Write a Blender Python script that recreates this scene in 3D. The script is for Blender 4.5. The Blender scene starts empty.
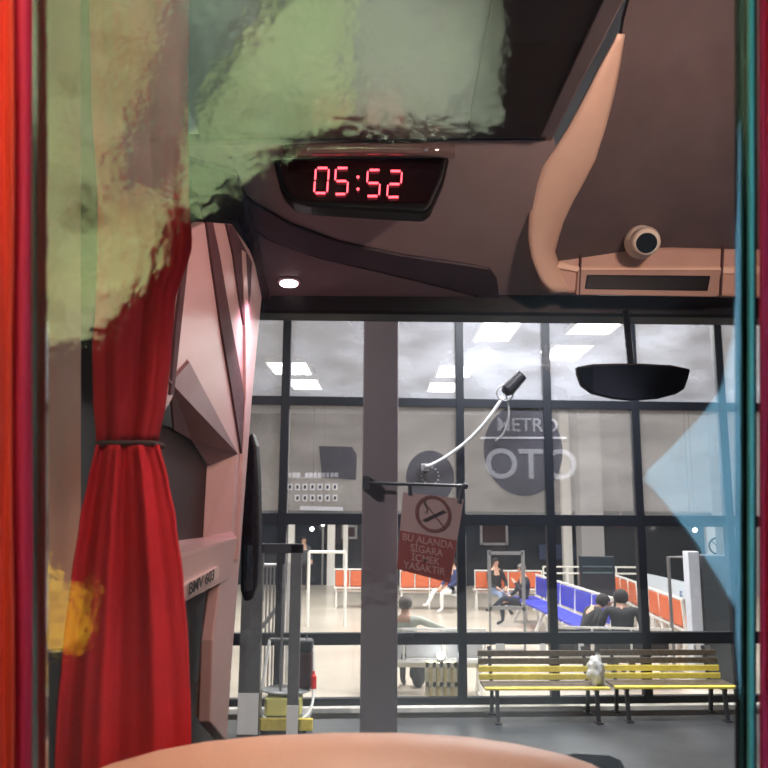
import bpy, bmesh, math, random
from mathutils import Vector, Matrix
random.seed(7)
S = bpy.context.scene
COL = S.collection
R = math.radians

# ------------------------------------------------------------------ camera
CAM = Vector((0, 0, 2.5)); PITCH = R(9.5); ROLL = R(0.35); FPX = 768.0
cd = bpy.data.cameras.new('camera'); cam = bpy.data.objects.new('camera', cd); COL.objects.link(cam)
cd.sensor_fit = 'HORIZONTAL'; cd.sensor_width = 36; cd.lens = 36 * FPX / 768.0
cd.clip_start = 0.02; cd.clip_end = 200
CM = Matrix.Rotation(R(90) + PITCH, 3, 'X') @ Matrix.Rotation(ROLL, 3, 'Z')
cam.matrix_world = Matrix.Translation(CAM) @ CM.to_4x4()
S.camera = cam
cd.dof.use_dof = True; cd.dof.focus_distance = 2.6; cd.dof.aperture_fstop = 9.0

# ------------------------------------------------------------------ view, world
S.view_settings.view_transform = 'Standard'; S.view_settings.look = 'None'
S.view_settings.gamma = 1; S.view_settings.use_curve_mapping = False
S.view_settings.exposure = 0.0
S.cycles.use_denoising = True
S.cycles.transparent_max_bounces = 16
S.cycles.max_bounces = 8
S.cycles.sample_clamp_indirect = 4.0
w = bpy.data.worlds.new('night'); S.world = w; w.use_nodes = True
w.node_tree.nodes['Background'].inputs[0].default_value = (0.10, 0.13, 0.2, 1)
w.node_tree.nodes['Background'].inputs[1].default_value = 0.15

def light(name, kind, loc, target, power, color, size=0.1, spot=60, blend=0.6, sy=None):
    l = bpy.data.lights.new(name, kind); o = bpy.data.objects.new(name, l); COL.objects.link(o)
    o.location = loc; l.energy = power; l.color = color
    d = Vector(target) - Vector(loc); o.rotation_euler = d.to_track_quat('-Z', 'Y').to_euler()
    if kind == 'AREA':
        l.size = size
        if sy: l.shape = 'RECTANGLE'; l.size_y = sy
    else: l.shadow_soft_size = size
    if kind == 'SPOT': l.spot_size = R(spot); l.spot_blend = blend
    return o
# cab lamp, aimed trim spots, spots added for the mirrored cloths, pink header spot
light('cab_ceiling_lamp', 'SPOT', (0.95, 1.05, 3.38), (0.6, 2.3, 3.0), 52.0, (1.0, 0.66, 0.52), 0.08, 150, 0.8)
light('pillar_side_spot', 'SPOT', (0.30, 1.35, 3.3), (-0.42, 2.0, 2.5), 22, (1.0, 0.5, 0.5), 0.05, 100, 0.8)  # spot aimed at the left pillar trim
light('header_spot', 'SPOT', (-0.30, 2.22, 3.10), (-0.44, 2.30, 2.9), 7, (1.0, 0.5, 0.68), 0.02, 140, 0.8)
light('green_cloth_fill', 'SPOT', (-0.05, 0.35, 3.34), (-0.45, -0.3, 2.95), 310, (0.97, 1.0, 0.85), 0.04, 110, 0.5)  # added spot that brightens the mirrored green cloths
light('blue_cloth_fill', 'SPOT', (0.5, 0.40, 3.3), (0.72, -0.35, 2.45), 900, (0.7, 0.9, 1.0), 0.04, 70, 0.5)  # added spot for the mirrored blue sleeve
light('curtain_edge_spot', 'SPOT', (-0.12, 0.12, 3.34), (-0.27, 0.42, 2.6), 14.0, (1.0, 0.72, 0.5), 0.03, 70, 0.7)  # spot aimed at the left window curtain
light('gold_cloth_fill', 'SPOT', (-0.25, 0.36, 3.32), (-0.46, 0.0, 2.15), 240, (1.0, 0.85, 0.5), 0.03, 26, 0.5)  # added spot for the mirrored gold foil
light('curtain_top_lamp', 'SPOT', (0.1, 0.85, 3.34), (-0.34, 1.0, 1.9), 20.0, (1.0, 0.8, 0.75), 0.05, 36, 0.9)
light('seat_top_lamp', 'SPOT', (0.0, 0.75, 3.36), (0.0, 0.9, 2.0), 30, (1.0, 0.72, 0.58), 0.08, 50, 0.6)
# fill spot added for column and sign; area lamp under the canopy
light('column_fill', 'SPOT', (-3.9, 3.5, 5.6), (-0.3, 8.6, 1.6), 1250, (1.0, 0.93, 0.93), 0.06, 75, 0.6)
light('canopy_lamp', 'AREA', (2.0, 8.9, 5.7), (2.0, 9.3, 0), 520, (0.97, 0.98, 1.0), 2.4, sy=0.5)

# ------------------------------------------------------------------ pixel to place
def ray(px, py):
    return (CM @ Vector(((px - 384) / FPX, (384 - py) / FPX, -1))).normalized()
def PY(px, py, y):
    d = ray(px, py); return CAM + d * (y / d.y)
def PX(px, py, x):
    d = ray(px, py); return CAM + d * (x / d.x)
def PZ(px, py, z):
    d = ray(px, py); return CAM + d * ((z - 2.5) / d.z)
FS = 0.06; FD = 10.4
def PF(px, py, off=0.0):
    d = ray(px, py); t = (FD + off) / (d.y - FS * d.x); return CAM + d * t
GY = 0.6
def PR(px, py, vd):
    """a place behind the camera that the tilted glass shows at this pixel, vd metres in"""
    k = vd / FPX; return CAM + CM @ Vector(((px - 384) * k, (384 - py) * k, vd - 2 * GY))
def PG(px, py, d=0.0):
    """a place on the tilted glass plane"""
    k = (GY + d) / FPX; return CAM + CM @ Vector(((px - 384) * k, (384 - py) * k, -(GY + d)))

# ------------------------------------------------------------------ materials
MATS = {}
def mat(name, c, rough=0.5, metal=0.0, var=0.08, scale=12.0, bump=0.0, bscale=60.0, emit=None, es=0.0, spec=0.5):
    if name in MATS: return MATS[name]
    m = bpy.data.materials.new(name); m.use_nodes = True; nt = m.node_tree; b = nt.nodes['Principled BSDF']
    b.inputs['Roughness'].default_value = rough; b.inputs['Metallic'].default_value = metal
    b.inputs['Specular IOR Level'].default_value = spec
    tc = nt.nodes.new('ShaderNodeTexCoord')
    n = nt.nodes.new('ShaderNodeTexNoise'); n.inputs['Scale'].default_value = scale; n.inputs['Detail'].default_value = 4
    nt.links.new(tc.outputs['Object'], n.inputs['Vector'])
    r = nt.nodes.new('ShaderNodeValToRGB')
    r.color_ramp.elements[0].position = 0.3; r.color_ramp.elements[1].position = 0.7
    r.color_ramp.elements[0].color = (*[max(0, x * (1 - var)) for x in c], 1)
    r.color_ramp.elements[1].color = (*[min(1, x * (1 + var)) for x in c], 1)
    nt.links.new(n.outputs['Fac'], r.inputs['Fac']); nt.links.new(r.outputs['Color'], b.inputs['Base Color'])
    if bump:
        n2 = nt.nodes.new('ShaderNodeTexNoise'); n2.inputs['Scale'].default_value = bscale; n2.inputs['Detail'].default_value = 3
        nt.links.new(tc.outputs['Object'], n2.inputs['Vector'])
        bp = nt.nodes.new('ShaderNodeBump'); bp.inputs['Strength'].default_value = bump; bp.inputs['Distance'].default_value = 0.02
        nt.links.new(n2.outputs['Fac'], bp.inputs['Height']); nt.links.new(bp.outputs['Normal'], b.inputs['Normal'])
    if emit:
        b.inputs['Emission Color'].default_value = (*emit, 1); b.inputs['Emission Strength'].default_value = es
    MATS[name] = m; return m

def film(name, refl, body, body_fac, tint=(1, 1, 1), var=0.0, vscale=2.0, rough=0.02, trans_lit=True, stretch=(1, 1, 1), smear=0.0):
    """clear pane: transparent + mirror + a milky body share"""
    if name in MATS: return MATS[name]
    m = bpy.data.materials.new(name); m.use_nodes = True; nt = m.node_tree; nt.nodes.clear()
    out = nt.nodes.new('ShaderNodeOutputMaterial')
    tr = nt.nodes.new('ShaderNodeBsdfTransparent'); tr.inputs[0].default_value = (*tint, 1)
    gl = nt.nodes.new('ShaderNodeBsdfGlossy'); gl.inputs['Roughness'].default_value = rough; gl.inputs[0].default_value = (1, 1, 1, 1)
    df = nt.nodes.new('ShaderNodeBsdfDiffuse'); df.inputs[0].default_value = (*body, 1)
    tl = nt.nodes.new('ShaderNodeBsdfTranslucent'); tl.inputs[0].default_value = (*body, 1)
    mb = nt.nodes.new('ShaderNodeMixShader'); mb.inputs[0].default_value = 0.5 if trans_lit else 0.0
    nt.links.new(df.outputs[0], mb.inputs[1]); nt.links.new(tl.outputs[0], mb.inputs[2])
    m1 = nt.nodes.new('ShaderNodeMixShader'); nt.links.new(tr.outputs[0], m1.inputs[1]); nt.links.new(mb.outputs[0], m1.inputs[2])
    if var:
        tc = nt.nodes.new('ShaderNodeTexCoord'); mp = nt.nodes.new('ShaderNodeMapping'); mp.inputs['Scale'].default_value = stretch
        nz = nt.nodes.new('ShaderNodeTexNoise'); nz.inputs['Scale'].default_value = vscale; nz.inputs['Detail'].default_value = 6
        mr = nt.nodes.new('ShaderNodeMapRange'); mr.inputs['From Min'].default_value = 0.3; mr.inputs['From Max'].default_value = 0.7
        mr.inputs['To Min'].default_value = max(0, body_fac - var); mr.inputs['To Max'].default_value = body_fac + var
        nt.links.new(tc.outputs['Object'], mp.inputs[0]); nt.links.new(mp.outputs[0], nz.inputs['Vector'])
        nt.links.new(nz.outputs['Fac'], mr.inputs['Value']); nt.links.new(mr.outputs[0], m1.inputs[0])
    else: m1.inputs[0].default_value = body_fac
    if smear:
        tc2 = nt.nodes.new('ShaderNodeTexCoord'); n3 = nt.nodes.new('ShaderNodeTexNoise'); n3.inputs['Scale'].default_value = 70; n3.inputs['Detail'].default_value = 4
        nt.links.new(tc2.outputs['Object'], n3.inputs['Vector']); bp = nt.nodes.new('ShaderNodeBump'); bp.inputs['Strength'].default_value = smear; bp.inputs['Distance'].default_value = 0.001
        nt.links.new(n3.outputs['Fac'], bp.inputs['Height']); nt.links.new(bp.outputs['Normal'], gl.inputs['Normal']); sx_ = nt.nodes.new('ShaderNodeSeparateXYZ'); nt.links.new(tc2.outputs['Object'], sx_.inputs[0]); mr2 = nt.nodes.new('ShaderNodeMapRange'); mr2.inputs['From Min'].default_value = .14; mr2.inputs['From Max'].default_value = .02; mr2.inputs['To Min'].default_value = 0; mr2.inputs['To Max'].default_value = smear; nt.links.new(sx_.outputs[0], mr2.inputs['Value']); nt.links.new(mr2.outputs[0], bp.inputs['Strength'])
    m2 = nt.nodes.new('ShaderNodeMixShader'); m2.inputs[0].default_value = refl
    nt.links.new(m1.outputs[0], m2.inputs[1]); nt.links.new(gl.outputs[0], m2.inputs[2])
    nt.links.new(m2.outputs[0], out.inputs[0]); MATS[name] = m; return m

def glow(name, c, s):
    if name in MATS: return MATS[name]
    m = bpy.data.materials.new(name); m.use_nodes = True; nt = m.node_tree; nt.nodes.clear()
    out = nt.nodes.new('ShaderNodeOutputMaterial'); e = nt.nodes.new('ShaderNodeEmission')
    e.inputs[0].default_value = (*c, 1); e.inputs[1].default_value = s
    nt.links.new(e.outputs[0], out.inputs[0]); MATS[name] = m; return m

# bus materials
M_trim = mat('pale_trim', (0.62, 0.47, 0.44), 0.42, var=0.03)
M_head = mat('header_plastic', (0.34, 0.275, 0.28), 0.45, var=0.04)
M_ceil = mat('ceiling_laminate', (0.19, 0.155, 0.155), 0.22, var=0.05, spec=0.6)
M_hatch = mat('hatch_dark', (0.022, 0.013, 0.014), 0.45, var=0.1, spec=0.2)
M_recess = mat('recess_carpet', (0.115, 0.088, 0.092), 0.8, var=0.12, scale=8, bump=0.2, bscale=300)
M_cream = mat('cream_moulding', (0.86, 0.64, 0.52), 0.5, var=0.04)
M_strip = mat('header_strip', (0.55, 0.35, 0.29), 0.5, var=0.04)
M_black = mat('black_plastic', (0.006, 0.0055, 0.008), 0.45, spec=0.2)
M_swoosh = mat('dark_mauve_plastic', (0.055, 0.04, 0.052), 0.45)
M_seam = mat('seam_mauve', (0.10, 0.055, 0.062), 0.7, spec=0.2)
M_pocket = mat('pocket_shade_mauve', (0.24, 0.15, 0.16), 0.5)  # darker than the trim, shade inside the pocket put into the colour
M_screen = mat('screen_dark', (0.035, 0.018, 0.02), 0.5, spec=0.15)
M_curt = mat('red_curtain', (0.58, 0.008, 0.016), 0.85, var=0.15, scale=6, bump=0.25, bscale=500)
M_curt2 = mat('orange_red_curtain', (0.85, 0.05, 0.02), 0.7, var=0.12, scale=4)
M_curt3 = mat('crimson_curtain', (0.62, 0.01, 0.05), 0.75, var=0.1, scale=4)
M_tie = mat('tie_band', (0.05, 0.02, 0.02), 0.7)
M_beige = mat('beige_wall', (0.72, 0.38, 0.22), 0.6, var=0.04)
M_frame = mat('divider_frame', (0.03, 0.035, 0.035), 0.18, metal=0.6)
M_framer = mat('divider_frame_right', (0.012, 0.03, 0.045), 0.25, metal=0.2)  # blue tint stands for blue light reflected in the dark frame
M_alu = mat('bright_edge', (0.85, 0.85, 0.72), 0.2, metal=0.8)
M_cyan = mat('glass_edge_cyan', (0.2, 0.8, 0.85), 0.2)
M_seat = mat('tan_leather', (0.72, 0.42, 0.29), 0.5, var=0.03, bump=0.05, bscale=200)
M_white = mat('white_plastic', (0.85, 0.8, 0.72), 0.35, var=0.02)
M_lens = mat('lens_black', (0.01, 0.014, 0.02), 0.08)
M_plate = mat('plate_white', (0.75, 0.62, 0.58), 0.5)
M_ink = mat('ink_black', (0.03, 0.02, 0.02), 0.6)
M_mirror = mat('mirror_glass', (0.4, 0.4, 0.43), 0.03, metal=1.0, var=0.02)
M_led = glow('led_red', (1.0, 0.09, 0.12), 5.0)
# outside materials
M_mull = mat('facade_black', (0.006, 0.008, 0.013), 0.5, spec=0.25)
M_edge = mat('facade_reveal', (0.45, 0.43, 0.42), 0.4)
M_paver = mat('paving', (0.055, 0.06, 0.065), 0.4, var=0.3, scale=1.3, bump=0.25, bscale=8)
M_curb = mat('curb_white', (0.72, 0.70, 0.64), 0.6, var=0.12, scale=5)
M_hfloor = mat('hall_tile', (0.62, 0.56, 0.47), 0.22, var=0.1, scale=0.8)
M_hwall = mat('hall_wall', (0.20, 0.185, 0.18), 0.8, var=0.08, scale=0.5)
M_hwall2 = mat('hall_wall_light', (0.40, 0.40, 0.41), 0.8, var=0.05, scale=0.5)
M_hceil = mat('hall_ceiling', (0.34, 0.35, 0.38), 0.8, var=0.12, scale=0.4)
M_night = mat('night_glass', (0.018, 0.025, 0.035), 0.12)
M_panel = glow('ceiling_panel_light', (0.93, 0.97, 1.0), 8)
M_or = mat('orange_vinyl', (0.62, 0.14, 0.055), 0.45, var=0.08)
M_bl = mat('blue_vinyl', (0.05, 0.06, 0.50), 0.45, var=0.06)
M_wm = mat('white_metal', (0.85, 0.84, 0.80), 0.35, var=0.02)
M_gm = mat('grey_metal', (0.30, 0.30, 0.31), 0.35, metal=0.5)
M_yel = mat('yellow_paint', (0.82, 0.66, 0.10), 0.5, var=0.15, scale=15)
M_wood = mat('dark_slat', (0.10, 0.075, 0.05), 0.6, var=0.4, scale=20)  # dark brown slats beside the yellow ones
M_col = mat('column_grey', (0.155, 0.125, 0.135), 0.75, var=0.08, scale=1.5)
M_dk = mat('dark_metal', (0.03, 0.03, 0.035), 0.4)
M_skin = mat('skin', (0.55, 0.33, 0.24), 0.6)

# ------------------------------------------------------------------ mesh helpers
class MB:
    def __init__(s): s.v = []; s.f = []
    def add(s, vs, fs):
        k = len(s.v); s.v += [Vector(v) for v in vs]; s.f += [tuple(i + k for i in f) for f in fs]; return s
    def box(s, c, d, M=None):
        vs = [Vector((x * d[0] / 2, y * d[1] / 2, z * d[2] / 2)) for x in (-1, 1) for y in (-1, 1) for z in (-1, 1)]
        if M is not None: vs = [M @ v for v in vs]
        return s.add([v + Vector(c) for v in vs], [(0, 1, 3, 2), (4, 6, 7, 5), (0, 4, 5, 1), (2, 3, 7, 6), (0, 2, 6, 4), (1, 5, 7, 3)])
    def prism(s, pts, vec):
        n = len(pts); a = [Vector(p) for p in pts]; b = [p + Vector(vec) for p in a]
        return s.add(a + b, [tuple(range(n)), tuple(range(2 * n - 1, n - 1, -1))] + [(i, i + n, (i + 1) % n + n, (i + 1) % n) for i in range(n)])
    def bar(s, a, b, wd, th, up=(0, 0, 1)):
        a, b = Vector(a), Vector(b); d = (b - a); L = d.length; d.normalize()
        x = d.cross(Vector(up)); 
        if x.length < 1e-4: x = Vector((1, 0, 0))
        x.normalize(); z = x.cross(d)
        M = Matrix((x, d, z)).transposed()
        return s.box((a + b) / 2, (wd, L, th), M)
    def tube(s, path, r, n=10, r2=None):
        path = [Vector(p) for p in path]; rings = []
        for i, p in enumerate(path):
            t = (path[min(i + 1, len(path) - 1)] - path[max(i - 1, 0)]).normalized()
            u = t.cross(Vector((0, 0, 1))); u = u if u.length > 1e-3 else Vector((1, 0, 0)); u.normalize(); v = t.cross(u)
            rr = r[i] if isinstance(r, (list, tuple)) else r
            rings.append([p + (u * math.cos(2 * math.pi * k / n) + v * math.sin(2 * math.pi * k / n)) * rr for k in range(n)])
        vs = [q for g in rings for q in g]; fs = []
        for i in range(len(path) - 1):
            for k in range(n):
                fs.append((i * n + k, i * n + (k + 1) % n, (i + 1) * n + (k + 1) % n, (i + 1) * n + k))
        fs.append(tuple(range(n - 1, -1, -1))); fs.append(tuple((len(path) - 1) * n + k for k in range(n)))
        return s.add(vs, fs)
    def ell(s, c, r, M=None, nu=20, nv=12, v0=0, v1=math.pi):
        vs = []; fs = []
        for j in range(nv + 1):
            th = v0 + (v1 - v0) * j / nv
            for i in range(nu):
                a = 2 * math.pi * i / nu
                p = Vector((r[0] * math.sin(th) * math.cos(a), r[1] * math.sin(th) * math.sin(a), r[2] * math.cos(th)))
                vs.append((M @ p if M is not None else p) + Vector(c))
        for j in range(nv):
            for i in range(nu): fs.append((j * nu + i, (j + 1) * nu + i, (j + 1) * nu + (i + 1) % nu, j * nu + (i + 1) % nu))
        return s.add(vs, fs)
    def grid(s, rows):
        n = len(rows[0]); vs = [p for r in rows for p in r]
        return s.add(vs, [(j * n + i, j * n + i + 1, (j + 1) * n + i + 1, (j + 1) * n + i) for j in range(len(rows) - 1) for i in range(n - 1)])
    def build(s, name, m, parent=None, bevel=0.0, smooth=False, solid=0.0, sub=0, segs=2, off=-1):
        me = bpy.data.meshes.new(name)
        if parent is None:
            zs = min(v.z for v in s.v); c = sum(s.v, Vector()) / len(s.v); base = Vector((c.x, c.y, zs))
        else:
            base = root_loc(parent)
        me.from_pydata([v - base for v in s.v], [], s.f); me.update()
        bm = bmesh.new(); bm.from_mesh(me); bmesh.ops.remove_doubles(bm, verts=bm.verts, dist=1e-6)
        bmesh.ops.recalc_face_normals(bm, faces=bm.faces); bm.to_mesh(me); bm.free()
        o = bpy.data.objects.new(name, me); COL.objects.link(o); me.materials.append(m)
        if parent is None: o.location = base
        else: o.parent = parent
        if smooth:
            for p in me.polygons: p.use_smooth = True
        if solid:
            q = o.modifiers.new('thick', 'SOLIDIFY'); q.thickness = solid; q.offset = off
        if bevel:
            q = o.modifiers.new('bevel', 'BEVEL'); q.width = bevel; q.segments = segs; q.limit_method = 'ANGLE'; q.angle_limit = R(40)
        if sub:
            q = o.modifiers.new('sub', 'SUBSURF'); q.levels = sub; q.render_levels = sub
        return o
def root_loc(o):
    while o.parent: o = o.parent
    return o.location.copy()
def tag(o, label=None, cat=None, group=None, kind=None):
    if label: o['label'] = label
    if cat: o['category'] = cat
    if group: o['group'] = group
    if kind: o['kind'] = kind
    return o
def thing(name, loc, label=None, cat=None, group=None, kind=None):
    o = bpy.data.objects.new(name, None); COL.objects.link(o); o.location = loc; o.empty_display_size = 0.1
    return tag(o, label, cat, group, kind)
def copy_tree(o, parent=None):
    c = o.copy(); COL.objects.link(c); c.parent = parent
    if parent: c.matrix_parent_inverse = o.matrix_parent_inverse
    for ch in list(o.children): copy_tree(ch, c)
    return c
def struct(o): o['kind'] = 'structure'; return o

def text(name, s, m, origin, xd, zd, size, parent, ext=0.002, sx=1.0, align='LEFT'):
    cu = bpy.data.curves.new('t', 'FONT'); cu.body = s; cu.size = 1.0; cu.extrude = 0; cu.align_x = align; cu.offset = 0.012
    t = bpy.data.objects.new('t', cu); COL.objects.link(t)
    dg = bpy.context.evaluated_depsgraph_get(); me = bpy.data.meshes.new_from_object(t.evaluated_get(dg))
    xd = Vector(xd).normalized(); zd = Vector(zd).normalized(); n = xd.cross(zd)
    mb = MB(); vs = [Vector(origin) + xd * v.co.x * size * sx + zd * v.co.y * size for v in me.vertices]
    k = len(vs)
    mb.v = vs + [v + n * ext for v in vs]
    mb.f = [tuple(p.vertices) for p in me.polygons] + [tuple(i + k for i in p.vertices) for p in me.polygons]
    bpy.data.objects.remove(t); bpy.data.curves.remove(cu); bpy.data.meshes.remove(me)
    return mb.build(name, m, parent)

# ================================================================== STRUCTURE
# ground of the platform
g = MB().prism([(-14, 2.9, 0), (16, 2.9, 0), (16, 10.0 + 16 * FS, 0), (-14, 10.0 - 14 * FS, 0)], (0, 0, -0.2)).build('ground', M_paver); struct(g)
XL, XR, HB, HC = -8.0, 11.6, 27.5, 6.0
def yf(x, off=0): return FD + off + FS * x
h = MB().prism([(XL, yf(XL), 0), (XR, yf(XR), 0), (XR, HB, 0), (XL, HB, 0)], (0, 0, -0.2)).build('floor', M_hfloor); struct(h)
h = MB().prism([(XL, yf(XL, .2), HC), (XR, yf(XR, .2), HC), (XR, HB, HC), (XL, HB, HC)], (0, 0, 0.2)).build('ceiling', M_hceil); struct(h)
wb = MB().box(((XL + XR) / 2, HB + .1, 4.3), (XR - XL, .2, 3.5)).build('wall_back', M_hwall); struct(wb)
MB().box(((XL + XR) / 2, HB + .1, 1.27), (XR - XL, .2, 2.54)).build('window_glass', M_night, wb)
a = PY(566, 450, HB); 
MB().box(((a.x + XR) / 2, HB - .05, 4.3), (XR - a.x, .1, 3.4)).build('wall_panel', M_hwall2, wb)
struct(MB().box((XR + .1, (yf(XR) + HB) / 2, 3), (.2, HB - yf(XR), 6)).build('wall_right', M_hwall2))
struct(MB().box((XL - .1, (yf(XL) + HB) / 2, 3), (.2, HB - yf(XL), 6)).build('wall_left', M_hwall))

# curtain wall
fac = thing('window_1', (0, FD, 0)); struct(fac)
sp = 88.0; vx = [460 + sp * i for i in range(-7, 6)]
ux = Vector((1, FS, 0)).normalized(); nf = Vector((-FS, 1, 0)).normalized()
rows_px = [205, 308, 404, 520, 638, 700]
zr = [PF(505, p).z for p in rows_px]; zr[-1] = max(0.06, zr[-1])
xs = [PF(p, 455).x for p in vx]
def pf(x, z, off=0): return Vector((x, FD + FS * x, z)) + nf * off
zt = HC
for x in xs:
    if 361 < 384 + x * 76.8 < 361: continue
    m_ = MB().bar(pf(x, 0), pf(x, zt), 0.11, 0.12, up=nf).build('mullion', M_mull, fac, bevel=.006)
    MB().bar(pf(x + .062, 0, .03), pf(x + .062, zt, .03), 0.012, 0.05, up=nf).build('glazing_bead', M_edge, m_)
for i, z in enumerate(zr):
    hgt = .15 if i in (3, 4) else .12
    if i == 5: hgt = .09
    for k in range(len(xs) - 1):
        if k == 4 and i == 5 and False: continue
    MB().bar(pf(XL, z), pf(XR, z), 0.10, hgt).build('transom', M_mull, fac, bevel=.006)
M_up = film('milky_glass_upper', 0.04, (0.60, 0.64, 0.74), 0.30, var=0.16, vscale=1.1, stretch=(1, 1, 2.5))  # milky share mixed over the clear pane
M_mid = film('milky_glass_middle', 0.05, (0.42, 0.40, 0.39), 0.30, var=0.12, vscale=0.9, stretch=(1, 1, 3))
M_low = film('clear_glass_lower', 0.05, (0.5, 0.5, 0.5), 0.02)
M_base = film('clear_glass_base', 0.05, (0.5, 0.5, 0.5), 0.05)
for k in range(len(xs) - 1):
    for (z0, z1, mm) in ((zr[1], zr[0], M_up), (zr[2], zr[1], M_up), (zr[3], zr[2], M_mid), (zr[4], zr[3], M_low), (zr[5], zr[4], M_base)):
        MB().add([pf(xs[k], z0), pf(xs[k + 1], z0), pf(xs[k + 1], z1), pf(xs[k], z1)], [(0, 1, 2, 3)]).build('pane', mm, fac)
# kerb under the facade
struct(MB().prism([pf(XL, 0, -.16), pf(XR, 0, -.16), pf(XR, 0, -.05), pf(XL, 0, -.05)], (0, 0, .07)).build('trim_1', M_curb, bevel=.01))
# round column on the platform
cx0, cx1 = PY(362, 500, 8.3).x, PY(398, 500, 8.3).x
colm = MB().box(((cx0 + cx1) / 2, 8.3 + .2, 3.0), (cx1 - cx0, .4, 6.0)).build('column', M_col, bevel=.02)
tag(colm, 'square grey concrete column rising in front of the black glazed facade', 'column')
# canopy roof over the platform (above the frame)
struct(MB().box((1, 6.6, 6.1), (18, 6.4, .2)).build('canopy', M_hceil))

# ceiling light panels in hall
pan = [(290, 366, 38, 'two'), (305, 382, 28, ''), (455, 369, 34, ''), (443, 385, 28, ''), (496, 329, 36, ''), (598, 321, 44, ''), (566, 350, 36, '')]
plab = ['nearer glowing ceiling panel behind the leftmost facade mullion', 'farther glowing ceiling panel just right of the leftmost mullion',
        'nearer glowing ceiling panel left of the microphone-shaped lamp', 'farther, lower glowing ceiling panel left of the microphone-shaped lamp',
        'thin glowing ceiling panel at the top edge above the pole lamp', 'big bright ceiling panel left of the rear-view mirror stalk',
        'smaller bright ceiling panel up left of the rear-view mirror']
for (px, py, wpx, _), lb in zip(pan, plab):
    c = PZ(px, py, HC - .03); wd = wpx * c.y / 768; ln = 1.5
    t = thing('ceiling_light', (c.x, c.y, HC - .08), lb, 'ceiling light', 'glowing panels in the hall ceiling')
    MB().box((c.x, c.y, HC - .07), (wd, ln, .02)).build('diffuser', M_panel, t)
    f = MB()
    for sx in (-1, 1): f.box((c.x + sx * (wd / 2 + .02), c.y, HC - .05), (.04, ln + .08, .1))
    for sy in (-1, 1): f.box((c.x, c.y + sy * (ln / 2 + .02), HC - .05), (wd, .04, .1))
    f.build('frame', M_wm, t)
    light('panel_lamp', 'AREA', (c.x, c.y, HC - .09), (c.x, c.y, 0), 170, (1.0, .98, .94), wd, sy=ln)
# unseen area lamps added to brighten the hall, kept out of view
for (x, y) in ((-2.5, 12.0), (0.8, 12.0), (3.6, 12.0), (6.5, 12.0), (10.6, 15), (10.6, 21), (-6.5, 17), (-6.5, 23)):
    light('hall_fill', 'AREA', (x, y, HC - .12), (x, y, 0), 170, (1.0, 0.97, 0.92), 1.2, sy=1.2)

# ================================================================== HALL FURNITURE
def bench(name, n, seat_m, label, cat, group, pitch=.56, wide_base=False):
    """row bench; seats face local -Y, origin at centre on floor"""
    t = thing(name, (0, 0, 0), label, cat, group)
    L = n * pitch
    fr = MB()
    fr.box((0, 0, .36), (L, .05, .05)); fr.box((0, .24, .84), (L + .04, .03, .03)); fr.box((0, .22, .44), (L + .04, .03, .03))
    for k in range(n + 1):
        x = -L / 2 + k * pitch
        fr.bar((x, .22, .42), (x, .25, .84), .03, .03); fr.bar((x, .2, .41), (x, -.24, .41), .03, .03)
    fr.build('frame', M_wm, t)
    for k in range(n):
        x = -L / 2 + (k + .5) * pitch
        MB().box((x, -.02, .44), (pitch - .06, .42, .05)).build('seat', seat_m, t, bevel=.015)
        MB().box((x, .235, .65), (pitch - .06, .045, .32)).build('backrest', seat_m, t, bevel=.015)
    for k in ([0, n] if n < 4 else [0, n // 2, n]):
        x = -L / 2 + k * pitch + (.06 if k == 0 else -.06 if k == n else 0)
        MB().bar((x, -.24, .02), (x, .26, .02), .05, .04).bar((x, 0, .02), (x, 0, .4), .06, .05).bar((x, -.22, .03), (x, -.05, .38), .04, .04).bar((x, .24, .03), (x, .2, .42), .04, .04).build('leg', M_wm, t)
    return t
def put(o, p, rz): o.location = (p[0], p[1], 0); o.rotation_euler = (0, 0, rz); return o
ob = bench('waiting_bench', 4, M_or, 'orange waiting bench beside the white rail, left of the column', 'bench', 'orange waiting benches in the hall')
specs = [(335, 395, 21.2, 'orange waiting bench beside the white rail, left of the column'),
         (400, 458, 21.0, 'orange waiting bench right of the column, behind the hanging sign'),
         (474, 540, 21.0, 'orange waiting bench seen behind the seated man in the dark suit')]
for i, (a, b, Y, lb) in enumerate(specs):
    o = ob if i == 0 else copy_tree(ob); x0, x1 = PY(a, 590, Y).x, PY(b, 590, Y).x
    put(o, ((x0 + x1) / 2, Y), math.pi); s_ = (x1 - x0) / (4 * .56); o.scale = (s_, 1.0, 1.2); tag(o, lb)
def row(o, A, B, n, flip=0):
    A, B = Vector((*A, 0)), Vector((*B, 0)); d = B - A
    o.location = (A + B) / 2; o.rotation_euler = (0, 0, math.atan2(d.y, d.x) + (math.pi if flip else 0)); o.scale = (d.length / (n * .56), 1.25, 1.28)
# orange diagonal row to the right
o = copy_tree(ob); tag(o, 'orange waiting bench slanting nearer, right of the black display board')
pa, pb = PY(620, 590, 19.5), PY(655, 590, 16.4); row(o, (pa.x, 19.5), (pb.x, 16.6), 4, 1)
o = copy_tree(ob); tag(o, 'nearest orange waiting bench, slanting below the blue and white banner')
pa, pb = PY(653, 590, 16.3), PY(700, 590, 13.4); row(o, (pa.x, 16.2), (pb.x, 13.4), 4, 1)
# blue bench
bb = bench('waiting_bench', 5, M_bl, 'long blue and white bench slanting towards the facade beside the suited man', 'bench', None)
pa, pb = PY(524, 590, 18.6), PY(594, 590, 13.6); row(bb, (pa.x, 18.6), (pb.x, 13.6), 5, 0)

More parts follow.
